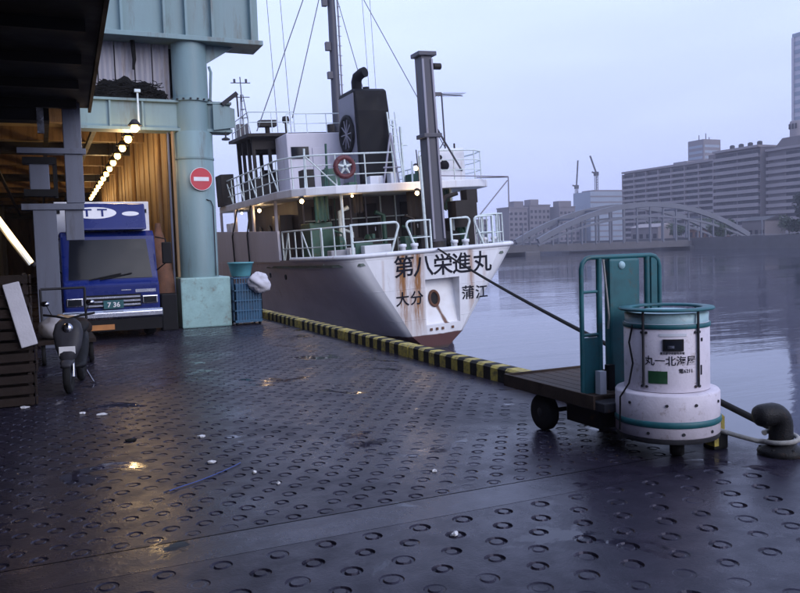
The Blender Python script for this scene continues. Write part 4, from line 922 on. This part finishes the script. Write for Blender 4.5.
MB().lathe([(0, .0), (.6, .0), (.6, .02), (0, .03)], 24, M=rx).build('vent_disc', 'mast_grey', fn, (.148, 7.0, 7.55))
for k in range(5):
    a = k*PI/5; m = MB().bar((-.05, -.56*math.cos(a), -.56*math.sin(a)), (-.05, .56*math.cos(a), .56*math.sin(a)), .03, .05, (1, 0, 0)); m.build('vent_spoke', 'mast_edge', fn, (.148, 7.0, 7.55))
m = MB(); m.tube([(.5, 6.6, 9.1), (.5, 6.6, 9.45), (.52, 6.5, 9.62), (.62, 6.3, 9.72), (.7, 6.15, 9.74)], [.2, .2, .2, .19, .19], 14); m.build('exhaust_pipe', 'funnel_black', fn)
m = MB(); m.tube([(1.0, 6.9, 9.1), (1.0, 6.9, 9.32)], .13, 12); m.build('exhaust_pipe', 'funnel_black', fn)
m = MB()
for s in (-1, 1): m.bar((1.62+s*.16, 5.75, UT), (1.50+s*.16, 5.85, 8.2), .05)
for k in range(9): m.bar((1.45-.012*k, 5.76+.01*k, UT+.3*k+.2), (1.78-.012*k, 5.76+.01*k, UT+.3*k+.2), .03)
m.build('funnel_ladder', 'rail_white', fn)
m = MB()
for s in (-1, 1): m.tube([(1.1+s*.35, 5.4, UT), (1.35, 5.7, 7.4)], .04, 6)
m.tube([(.85, 5.45, UT+.8), (1.55, 5.45, UT+.8)], .03, 6); m.build('davit_frame', 'mast_edge', ship)
for (x, y, w_, h_) in ((2.2, 4.5, .7, .75), (1.9, 3.2, .5, .55)): box(x-w_/2, x+w_/2, y-.4, y+.4, UT, UT+h_).build('deck_locker', 'machine_green', ship, bevel=.03)
m = MB()
for x, y, h_ in ((2.05, 6.3, 2.4), (2.25, 7.4, 2.8), (1.85, 6.9, 3.0)): m.tube([(x, y, UT), (x, y, UT+h_)], .05, 6)
m.tube([(1.85, 6.9, UT+2.6), (2.25, 7.4, UT+2.6)], .03, 6); m.tube([(2.05, 6.3, UT+1.7), (2.3, 6.3, UT+1.7)], .03, 6); m.build('vent_pipes', 'rail_white', ship)
wh_ = MB().box(-2.9, 2.6, 9.7, 12.4, UT, 6.25).build('wheelhouse', 'ship_dark_wall', ship)
rf_ = MB().prism([(9.3, 7.86), (12.8, 8.0), (12.8, 8.12), (9.3, 7.98)], 'x', -3.15, 2.9).build('wheelhouse_roof', 'ship_dark_wall', wh_)
for x in (-2.85, -1.9, -.9, .1, 1.1, 2.0, 2.5): ubox('window_post', 'ship_dark_wall', wh_, x-.07, x+.07, 12.26, 12.38, 6.25, 7.95)
for x in (-2.85, -2.2, -1.35): ubox('window_post', 'ship_dark_wall', wh_, x-.06, x+.06, 9.72, 9.84, 6.25, 7.9)
for y in (10.6, 11.5): ubox('window_post', 'ship_dark_wall', wh_, -2.9, -2.78, y-.06, y+.06, 6.25, 7.9)
box(-2.8, 2.5, 12.27, 12.37, 7.45, 7.96).build('window_lintel', 'ship_dark_wall', wh_); box(-2.8, -1.3, 9.73, 9.83, 7.4, 7.88).build('window_lintel', 'ship_dark_wall', wh_)
box(-2.1, -.6, 11.2, 12.0, 6.25, 6.7).build('chart_console', 'ship_dark_wall', wh_)
wr = along([(-3.0, 12.6), (-3.05, 9.4), (-1.2, 9.4)], .8); rail(wr, 8.02, .8, 'roof_rail', r=.022, lower=(.5,))
box(-3.95, -3.4, 11.3, 12.4, UT, 6.6).build('bridge_wing', 'ship_dark_wall', wh_, bevel=.03)
m = MB(); m.tube([(-2.1, 10.2, 8.0), (-2.1, 10.2, 8.35)], .1, 8); m.box(-2.45, -1.75, 10.0, 10.4, 8.35, 8.6); m.build('radar_unit', 'ship_dark_wall', ship)
m = MB(); m.tube([(-1.3, 10.2, 8.0), (-1.3, 10.2, 8.5)], .06, 8); m.lathe([(.13, 8.5), (.16, 8.6), (.13, 8.75), (0, 8.78)], 12, (-1.3, 10.2, 0)); m.build('search_light', 'ship_dark_wall', ship)
# aerial lattice at the front of the wheelhouse
m = MB(); ax_, ay_ = -2.55, 12.2
for dx, dy in ((-.16, -.12), (.16, -.12), (0, .16)): m.tube([(ax_+dx*1.5, ay_+dy*1.5, 8.0), (ax_+dx*.3, ay_+dy*.3, 10.0)], .02, 6)
for k in range(5): z = 8.3+.36*k; s = 1.4-.24*k; m.tube([(ax_-.16*s, ay_-.12*s, z), (ax_+.16*s, ay_-.12*s, z), (ax_, ay_+.16*s, z), (ax_-.16*s, ay_-.12*s, z)], .014, 5)
m.tube([(ax_, ay_, 9.8), (ax_, ay_, 10.75)], .022, 6); m.tube([(ax_-.42, ay_, 10.5), (ax_+.42, ay_, 10.5)], .02, 6); m.tube([(ax_-.3, ay_, 9.9), (ax_+.34, ay_, 9.9)], .018, 6)
m.tube([(ax_-.25, ay_, 10.5), (ax_-.25, ay_, 10.66)], .05, 6); m.tube([(ax_+.25, ay_, 10.5), (ax_+.25, ay_, 10.66)], .05, 6); m.box(-2.95, -2.5, 11.7, 12.3, 8.1, 8.7); m.build('aerial_mast', 'mast_grey', ship)
# main mast
mm = MB().tube([(.86, 10.0, 7.7), (.92, 10.0, 10), (1.0, 10.0, 12.6), (1.08, 10., 16.5)], [.21, .19, .17, .13], 14).build('main_mast', 'mast_grey', ship)
MB().tube([(1.13, 9.95, 7.8), (1.18, 9.95, 10), (1.26, 9.95, 12.6), (1.30, 9.95, 16.2)], .035, 6).build('mast_ladder', 'mast_edge', mm)
for k in range(20): z = 8.0+.4*k; MB().tube([(.98+.02*k*.8, 9.85, z), (1.18+.02*k*.8, 9.95, z)], .014, 5).build('mast_rung', 'mast_edge', mm)
for z, h_ in ((10.25, .28), (11.4, .34), (13.2, .3)): ubox('mast_lamp_box', 'mast_grey', mm, .60, .80, 9.85, 10.05, z, z+h_)
MB().tube([(.5, 9.8, 7.8), (.5, 9.8, 8.35)], .16, 10).build('mast_vent', 'ship_dark_wall', ship)
# stern derrick post
dk = MB()
cr_ = MB().lathe([(.30, 2.86), (.30, 3.3), (.2, 3.35)], 16, (.47, .75, 0)).build('derrick_base', 'ship_dark_wall', ship)
dp = MB().box(.22, .70, .5, .98, 3.3, 9.1); dp.v = [(.45+(x-.45)*(1-.22*(z > 5)) - (.02 if z > 5 else 0), y, z) for x, y, z in dp.v]; dp = dp.build('derrick_post', 'mast_grey', ship, bevel=.03)
for dx in (.26, .62): MB().bar((dx, .47, 3.4), (dx*.86+.06, .47, 8.95), .06, .05).build('derrick_flange', 'mast_edge', dp)
for z in (6.55, 9.05): box(.14, .76, .42, 1.02, z, z+.13).build('derrick_collar', 'mast_grey', dp, bevel=.02)
MB().tube([(.7, .6, 8.75), (.95, .6, 8.75)], .1, 10).build('derrick_sheave', 'ship_dark_wall', dp)
MB().tube([(.05, .62, 2.9), (.02, .62, 6.0)], .05, 8).build('lamp_pole', 'rail_white', ship)
# white locker with round vent, television aerial
lk = box(1.55, 2.65, 2.5, 3.5, UT, 6.42).build('white_locker', 'ship_white', ship, bevel=.03)
MB().lathe([(0, .05), (.16, .05), (.18, 0)], 18, M=Matrix.Rotation(PI/2, 3, 'X')).build('locker_vent', 'black', lk, (1.85, 2.5, 5.85))
MB().lathe([(0, .05), (.08, .05), (.09, 0)], 14, M=Matrix.Rotation(PI/2, 3, 'X')).build('locker_vent', 'black', lk, (1.68, 2.5, 6.12))
m = MB(); m.tube([(1.98, 2.6, 6.4), (1.98, 2.6, 8.3)], .028, 6); m.tube([(1.3, 2.5, 8.28), (2.9, 2.8, 8.24)], .018, 5)
for k in range(9): xx = 1.95+.1*k; m.tube([(xx, 2.3, 8.26), (xx, 3.0, 8.26)], .009, 4)
m.box(1.3, 1.95, 2.53, 2.6, 8.2, 8.32); m.tube([(1.98, 2.6, 6.7), (1.75, 2.6, 6.4)], .02, 5); m.build('television_aerial', 'mast_grey', ship)
# rigging
def wire(name, a, b_, r=.014, sag=0.): MB().tube([Vector(a).lerp(Vector(b_), i/10)+Vector((0, 0, -sag*4*(i/10)*(1-i/10))) for i in range(11)], r, 5).build(name, 'wire', ship)
top = (1.07, 10, 16.2)
wire('stay_wire', top, (1.95, 2.6, 6.5), .016); wire('stay_wire', top, (-2.7, 9.6, 8.1), .022); wire('stay_wire', (1.05, 10, 15.2), (-1.6, 8.3, 8.4), .02)
wire('stay_wire', (1.05, 10, 14.6), (.95, 7.0, 9.15), .016); wire('stay_wire', (-1.9, 9.4, 15.5), (-1.9, 9.4, 8.0), .012); wire('stay_wire', (-1.35, 9.4, 15.8), (-1.35, 9.4, 8.0), .012)
wire('stay_wire', (2.0, 9, 15), (2.0, 9, 8.0), .010); wire('stay_wire', (2.35, 9, 15), (2.3, 9, 8.), .010); wire('stay_wire', (.7, .6, 6.8), (2.6, 2.6, 5.6), .035)
rg = random.Random(21)
for i in range(12):                       # pipes and stanchions round the funnel and under the upper deck
    x, y = rg.uniform(-2.4, 2.8), rg.uniform(3.2, 5.6); h_ = rg.uniform(.7, 1.9)
    MB().tube([(x, y, UT), (x+rg.uniform(-.1, .1), y, UT+h_)], rg.uniform(.02, .05), 6).build('stanchion', rg.choice(('rail_white', 'ship_dark_wall', 'machine_green')), ship)
for i in range(10):
    x = -2.6+.58*i; MB().tube([(x, 4.7, DZ), (x, 4.7, UZ)], .03, 6).build('house_pipe', rg.choice(('rail_white', 'machine_green', 'mast_edge')), ship)
for z in (3.5, 4.3): MB().tube([(-2.6, 4.74, z), (2.6, 4.74, z)], .025, 6).build('house_pipe', 'rail_white', ship)
for i in range(6): x = -2.2+.85*i; box(x, x+rg.uniform(.3, .6), 5.6, 6.2, UT, UT+rg.uniform(.3, .9)).build('deck_locker', rg.choice(('machine_green', 'ship_dark_wall', 'ship_white')), ship, bevel=.02)
# lit deck lamps
for (x, y, z) in ((-3.55, 7.0, 4.86), (-3.3, 2.55, 4.90), (-3.6, 9.6, 4.9), (.38, 1.7, 5.72), (.36, 1.7, 4.92), (-1.6, 2.5, 4.98)):
    big = (x, y) in ((-3.55, 7.0), (-3.3, 2.55), (.38, 1.7), (.36, 1.7)); r_ = .075 if big else .045
    lp = MB().lathe([(.03, .16), (.09, .12), (.09, .10), (.03, .10)], 12).build('deck_lamp', 'dark_steel', ship, (x, y, z))
    MB().lathe([(0, -r_), (r_*.7, -r_*.7), (r_, 0), (r_*.7, r_*.7), (0, r_)], 12).build('lamp_bulb', 'ship_bulb', lp)
    point_light(lp, (0, -.02, -.14), 8 if big else 4, (1, .66, .34), .06)
# lifebuoy hung on the upper rail
lbx = thing('lifebuoy', 'dark red lifebuoy with pale rope star hanging on the upper deck rail of the ship', 'lifebuoy')
ctr = ship.matrix_basis @ Vector((-1.95, 2.06, 5.88)); lbx.location = ctr; lbx.rotation_euler = (0, R(-2.7), 0)
N = 32
for k in range(8):
    m = MB(); m.tube([(.30*math.cos(a), 0, .30*math.sin(a)) for a in [2*PI*(k+i/6*.97)/8 for i in range(7)]], .085, 10); m.build('ring_segment', 'buoy_red', lbx)
for k in range(5): a = PI/2+k*2*PI/5; MB().tube([(.05*math.cos(a), -.03, .05*math.sin(a)), (.24*math.cos(a), -.03, .24*math.sin(a))], [.06, .03], 6).build('rope_star', 'rail_white', lbx)

# mooring ropes
def rope(name, a, b_, r, sag, mat, label, n=40):
    a, b_ = Vector(a), Vector(b_); m = MB(); ps = []
    for i in range(n+1):
        t = i/n; ps.append(a.lerp(b_, t)+Vector((0, 0, -sag*4*t*(1-t))))
    return tag(m.tube(ps, r, 8).build(name, mat), label, 'rope')
st = ship.matrix_basis @ Vector((.10, -.06, 3.10))
rope('mooring_rope', st, (4.85, 4.17, .17), .028, .10, 'rope_dark', 'dark mooring rope stretched from the ship stern to the bollard')
lr = MB(); c_ = Vector((4.86, 4.15, 0)); ps = [(4.50, 4.60, .17), (4.58, 4.50, .15), (4.68, 4.36, .11), (4.74, 4.25, .09)]+[(c_.x+.115*math.cos(a), c_.y+.115*math.sin(a), .095+.004*k) for k, a in enumerate([R(150)+R(24)*i for i in range(16)])]
tag(lr.tube(ps, .018, 8).build('rope_end', 'rope_pale'), 'pale rope end wound round the foot of the bollard', 'rope')

# ================================================================== FAR BANK
def flats(name, label, X, y0, y1, z1, floors, bays, depth=14., base=.6, fins=True, wall='flat_wall', par='flat_parapet', win=.62, blank=None, ground=1.5):
    """slab block whose long facade faces the river (-X): wall, floor slabs with parapets, fins and windows set back between them"""
    t = thing(name, label, 'building', (X, (y0+y1)/2, base)); Lh = (y1-y0)/2; H = z1-base
    box(0, depth, -Lh, Lh, 0, H).build('wall', wall, t)
    fh = (H-ground-.8)/floors; bw = 2*Lh/bays
    for i in range(floors):
        z = ground+i*fh
        for k in range(bays):
            a = -Lh+k*bw
            if blank and k in blank: continue
            ubox('window', 'flat_window', t, -.05, .05, a+.25, a+bw-.25, z+fh*.38, z+fh*.95)
        ubox('balcony_parapet', par, t, -1.3, -1.15, -Lh+.02, Lh-.02, z-.1, z+fh*win*.62)
        ubox('floor_slab', par, t, -1.15, -.002, -Lh+.02, Lh-.02, z-.1, z+.1)
    if fins:
        for k in range(bays+1):
            a = -Lh+k*bw; ubox('fin', par, t, -1.42, -.003, max(a-.22, -Lh-.2), min(a+.22, Lh+.2), 0, H-.4)
    ubox('roof_parapet', par, t, -1.5, depth+.3, -Lh-.3, Lh+.3, H, H+.9)
    return t
HR = 1.0
a_ = flats('apartment_block', 'long grey apartment block with gridded balconies behind the arch bridge', 260, 254.5, 312, 33.4, 12, 7)
ubox('stair_tower', 'flat_wall', a_, 3, 9, -28.2, -22, 32.8, 36)
b__ = flats('apartment_block', 'tall apartment block with banded balconies beside the gridded block', 259, 230.5, 253.5, 36.2, 12, 2, fins=False, win=.75)
for k in range(4): MB().lathe([(1.0, 0), (1.0, 1.8), (.6, 2.1), (0, 2.2)], 14).build('water_tank', 'dark_steel', b__, (3, -8.5+4.6*k, 36.3))
c__ = flats('apartment_block', 'apartment block with plain end wall and rooftop water tower', 262, 205, 229.5, 34.2, 12, 3, fins=False, blank=(2,), win=.75)
cq = MB(); cq.prism([(-5.5, 34.4), (-4, 38.2), (4.5, 38.2), (8.5, 34.4)], 'x', 1, 10); cq.build('roof_house', 'flat_wall', c__, (0, 2., 0))
MB().lathe([(2.9, 37.9), (2.9, 43.8), (2.7, 44.3), (0, 44.4)], 18).build('water_tower', 'flat_parapet', c__, (5, 2.8, 0))
for k in range(3): ubox('tower_panel', 'dark_steel', c__, 2.0, 2.2, .9+1.4*k, 1.7+1.4*k, 41.2, 43.2)
# pale high-rise
tw = thing('office_tower', 'pale lilac high rise tower rising above all other blocks', 'building', (330, 246, .6))
box(0, 40, -29.5, 29.5, 0, 94).build('wall', 'tower_wall', tw)
for i in range(24): ubox('window_band', 'far_glass', tw, -.15, 0.02, -29, 29, 4+3.9*i, 5.9+3.9*i)
for k in range(9): ubox('pilaster', 'tower_wall', tw, -.6, .01, -29+7.1*k, -28+7.1*k, 0, 93.9)
# tower block behind the flats
t2 = thing('office_tower', 'square pale tower block peeping over the gridded apartment roof', 'building', (404.5, 413, .6))
box(0, 15, -7, 7, 0, 66).build('wall', 'far_wall', t2)
for i in range(12): ubox('window_band', 'far_glass', t2, 1, 14, -7.12, -6.95, 20+3.7*i, 21.7+3.7*i); ubox('window_band', 'far_glass', t2, -.12, .02, -6, 6, 20+3.7*i, 21.7+3.7*i)
for x, h_ in ((3, 3.5), (9, 5), (12, 2.5)): ubox('roof_mast', 'dark_steel', t2, x, x+.4, 0, .4, 66, 66+h_)
ubox('stepped_wing', 'far_wall', t2, -14, -.1, -6, 6, 0, 51.5)
# block under construction with tower cranes
ct2 = thing('screened_block', 'pale blue grey block behind the arch with a tower crane above', 'building', (322.5, 420, .6))
box(0, 30, 0, 18, 0, 32.5).build('wall', 'far_glass', ct2); ubox('roof_screen', 'far_wall', ct2, 4, 27, 1, 14, 32.5, 33.6)
for i in range(8): ubox('floor_band', 'far_wall', ct2, -.1, 30.1, -.12, .02, 3+3.7*i, 3.9+3.7*i)
def crane(x, y, z0, z1, jib, label):
    t = thing('tower_crane', label, 'crane', (x, y, z0)); h = z1-z0; m = MB()
    for s in (-1, 1):
        for r_ in (-1, 1): m.bar((s*.7, r_*.7, 0), (s*.7, r_*.7, h*.55), .32)
    for k in range(6): m.bar((-.7, -.7, h*.09*k), (.7, -.7, h*.09*(k+1)), .22)
    m.build('mast', 'dark_steel', t); box(-1.3, 1.3, -1, 1, h*.55, h*.55+2.6).build('cabin', 'dark_steel', t)
    m = MB(); jx, jz = jib; m.bar((0, -.4, h*.55+2), (jx, -.4, h*.55+jz), .42); m.bar((0, .4, h*.55+2), (jx, .4, h*.55+jz), .42); m.build('jib', 'dark_steel', t)
    MB().bar((0, 0, h*.55+1.5), (-3.2, 0, h*.55+2.4), .9).build('counterweight', 'dark_steel', t); return t
crane(330.5, 424, 33.1, 52, (-4.6, 12.8), 'tower crane with its jib raised steeply on the screened block')
crane(349, 470, .6, 70, (1.6, 20), 'far tower crane jib sticking up behind the gridded apartment roof')
# low blocks left of the arch
def lowblock(x, y, w_, d, h, label, mat='far_wall', rows=5, cols=5, step=None):
    t = thing('low_block', label, 'building', (x, y, .6)); box(0, w_, 0, d, 0, h).build('wall', mat, t)
    for i in range(rows):
        for k in range(cols):
            xa = w_*(k+.22)/cols; za = 2+(h-3)*i/rows; ubox('window', 'flat_window', t, xa, xa+w_*.56/cols, -.1, .05, za, za+(h-3)/rows*.5)
    if step: ubox('roof_house', mat, t, *step)
    ubox('roof_edge', mat, t, -.3, w_+.3, -.3, d+.3, h, h+.7); return t
lowblock(262, 421, 13.5, 14, 22.5, 'brownish low block at the left end of the arch bridge', rows=6, cols=4, step=(5, 12, 2, 8, 23.2, 26.8))
lowblock(279, 424, 15.2, 14, 24, 'stepped brownish block second from the left end of the arch', rows=6, cols=5, step=(2, 8, 2, 9, 24.7, 28))
lowblock(297, 418, 12, 14, 22.5, 'block with dark roof machinery between the stepped and screened blocks', rows=6, cols=4, step=(1, 10.5, 2, 8, 23.2, 26.6))
lowblock(311, 430, 10.5, 12, 19.5, 'lowest grey block just left of the screened block', rows=5, cols=3)
lowblock(238, 440, 20, 14, 16, 'far low block seen through the stern rails of the ship', rows=4, cols=6)
for i, (y, h, w_) in enumerate(((225, 6.5, 14), (205, 5.2, 10), (188, 7.2, 9))):
    t = thing('riverside_house', ('long low riverside shed with pale roof behind the bridge end', 'small brown riverside shed behind the embankment', 'two storey riverside house near the dark trees')[i], 'house', (196+6*i, y, .6))
    box(0, 9, -w_/2, w_/2, 0, h-1.4).build('wall', ('far_wall', 'rust_iron', 'flat_wall')[i], t); MB().prism([(-.5, h-1.4), (9.5, h-1.4), (4.5, h)], 'y', -w_/2-.4, w_/2+.4).build('roof', ('flat_parapet', 'bank_stone', 'dark_steel')[i], t)
    for k in range(4): ubox('window', 'flat_window', t, -.06, .02, -w_/2+w_*(k+.2)/4, -w_/2+w_*(k+.7)/4, 1.2, 2.8)

# arch bridge
bg_ = thing('arch_bridge', 'grey steel tied arch road bridge across the river', 'bridge', (114, 175, 0))
SP = 72.; RISE = 9.
def arch_z(t): return 1.9+RISE*4*t*(1-t)
dk_ = box(-95, 110, -5, 5, -.55, .75).build('deck', 'bridge_steel', bg_)
for s in (-1, 1):
    ubox('deck_fascia', 'bank_stone', dk_, -95, 110, s*5.05-.15, s*5.05+.15, -.75, 1.05)
    m = MB(); n = 32
    for i in range(n):
        t0, t1 = i/n, (i+1)/n
        m.bar((SP*t0, s*5.2, arch_z(t0)), (SP*t1, s*5.2, arch_z(t1)), .9, 1.35)
    m.build('arch_rib', 'bridge_steel', bg_)
    m = MB()
    for i in range(n):
        t0, t1 = i/n, (i+1)/n; k = .76
        if arch_z(t0)*k > .9 and arch_z(t1)*k > .9: m.bar((SP*t0, s*5.2, .9+(arch_z(t0)-1.9)*k), (SP*t1, s*5.2, .9+(arch_z(t1)-1.9)*k), .5, .55)
    m.build('lower_chord', 'bridge_steel', bg_)
    for i in range(1, 16):
        t = i/16; MB().bar((SP*t, s*5.2, .7), (SP*t, s*5.2, arch_z(t)), .38).build('hanger', 'bridge_steel', bg_)
    for x0, x1 in ((-95, 0), (72, 110)):
        m = MB(); m.bar((x0, s*5.3, 1.95), (x1, s*5.3, 1.95), .12); nn = int((x1-x0)/4)
        for i in range(nn+1): m.bar((x0+(x1-x0)*i/nn, s*5.3, 1.0), (x0+(x1-x0)*i/nn, s*5.3, 1.95), .12)
        m.build('railing', 'bridge_steel', bg_)
for i in range(3, 14, 2): t = i/16; MB().bar((SP*t, -5.2, arch_z(t)), (SP*t, 5.2, arch_z(t)), .5).build('cross_brace', 'bridge_steel', bg_)
for x in (-2, 51.5): box(x-2.2, x+2.2, -6, 6, -4, -.56).build('pier', 'bank_stone', bg_, bevel=.4)
for x in (-4, 78):
    for s in (-1, 1): ubox('lamp_post', 'bridge_steel', bg_, x-.12, x+.12, s*4.6-.12, s*4.6+.12, .75, 6.5)
# pontoon under the bridge
pn = thing('river_pontoon', 'long low pale pontoon lying in the water under the bridge', 'pontoon', (150, 186, WATER))
box(-16, 14, -2, 2, -.2, .55).build('float', 'bank_stone', pn, bevel=.1); box(-6, 2, -1.2, 1.2, .55, 1.5).build('shelter', 'flat_parapet', pn)

# trees
def tree(name, x, y, z, h, r, label, seed, mat=0, n=1300, leaf=.55):
    rg = random.Random(seed); t = thing(name, label, 'tree', (x, y, z), (0, 0, rg.uniform(0, 6)), 'trees on the far bank')
    m = MB(); th = h*.42; m.tube([(0, 0, 0), (.1, 0, th*.5), (0, .1, th), (0, 0, h*.75)], [h*.035, h*.028, h*.02, h*.006], 8)
    for k in range(6):
        a = k*1.05+rg.random(); zz = th*(.7+.12*k); q_ = Vector((math.cos(a)*r*.75, math.sin(a)*r*.75, zz+h*.22))
        m.tube([(0, 0, zz), Vector((0, 0, zz)).lerp(q_, .5)+Vector((0, 0, .2)), q_], [h*.015, h*.010, h*.003], 6)
    m.build('trunk', 'bark', t); cl = []
    for k in range(16):
        a = rg.uniform(0, 2*PI); e = rg.uniform(-.7, 1.0); rr = r*rg.uniform(.35, .78); cl.append((Vector((math.cos(a)*rr, math.sin(a)*rr, h*.66+e*h*.27)), r*rg.uniform(.28, .5)))
    vs, fs = [], []
    for i in range(n):
        c, cr2 = cl[i % 16]; d = Vector((rg.gauss(0, 1), rg.gauss(0, 1), rg.gauss(0, .85))).normalized()*cr2*rg.uniform(.45, 1.08); p = c+d
        a = Vector((rg.gauss(0, 1), rg.gauss(0, 1), rg.gauss(0, .6))).normalized(); b2 = a.cross(Vector((rg.random(), rg.random(), 1))).normalized(); s = leaf*rg.uniform(.6, 1.3)
        k = len(vs); vs += [p-a*s*.5, p+b2*s*.28, p+a*s*.5, p-b2*s*.28]; fs.append((k, k+1, k+2, k+3))
    mm2 = MB(); mm2.add(vs, fs); mm2.build('crown', 'leaf%d' % mat, t); return t
tree('broad_tree', 222, 178, .6, 13.5, 5.2, 'tall dark broad tree in front of the plain apartment end wall', 1, 2, 3600, 1.0)
tree('broad_tree', 218, 168, .6, 10.5, 4.2, 'shorter dark tree close beside the tall broad tree', 2, 2, 2600, .95)
tl = ['small rounded riverside tree by the bridge end', 'low bushy tree on the embankment beside the bridge end', 'low spreading tree before the brown shed', 'small dark tree between the sheds', 'pale green bushy tree near the two storey house', 'low bush on the embankment below the tall broad tree', 'bushy tree at the foot of the gridded apartment block', 'rounded tree at the foot of the banded apartment block']
for i, (x, y, h, r) in enumerate(((184, 196, 5.2, 3.0), (176, 172, 4.2, 2.8), (190, 183, 4.8, 3.2), (200, 192, 6.2, 3.2), (205, 172, 6.4, 3.4), (183, 150, 4.4, 3.4), (232, 262, 8, 4.2), (236, 236, 8.6, 4.4))):
    tree('bushy_tree', x, y, .6, h, r, tl[i], 10+i, i % 3, 1200, .75)
rg = random.Random(5); vs, fs = [], []           # wooded far shore that closes the river bend
for i in range(9000):
    x = rg.uniform(-60, BANK-4); y = 458+rg.random()**2*40; hh = 9+4*noise.noise(Vector((x*.05, y*.05, 0)))+3*noise.noise(Vector((x*.17, 0, 3)))
    p = Vector((x, y, .6+hh*rg.random()**.7)); a = Vector((rg.gauss(0, 1), rg.gauss(0, 1), rg.gauss(0, .6))).normalized(); b2 = a.cross(Vector((.3, .2, 1))).normalized(); s = rg.uniform(.9, 2.2)
    k = len(vs); vs += [p-a*s*.5, p+b2*s*.35, p+a*s*.5, p-b2*s*.35]; fs.append((k, k+1, k+2, k+3))
m = MB(); m.add(vs, fs); o = stuff(m.build('far_woodland', 'leaf2')); tag(o, 'distant dark wooded shore closing the river bend', 'woodland')

# ================================================================== HAZE
hz = stuff(box(-420, 1430, -520, 1420, -6.2, 118).build('haze', 'black')); tag(hz, 'thin bluish evening haze over the river', 'haze')
hm = bpy.data.materials.new('haze_air'); hm.use_nodes = True; hn = hm.node_tree.nodes; hn.remove(hn['Principled BSDF'])
pv = hn.new('ShaderNodeVolumePrincipled'); pv.inputs['Color'].default_value = (.82, .82, 1.0, 1); pv.inputs['Density'].default_value = .0005
hm.node_tree.links.new(pv.outputs[0], hn['Material Output'].inputs['Volume']); hz.data.materials.clear(); hz.data.materials.append(hm)
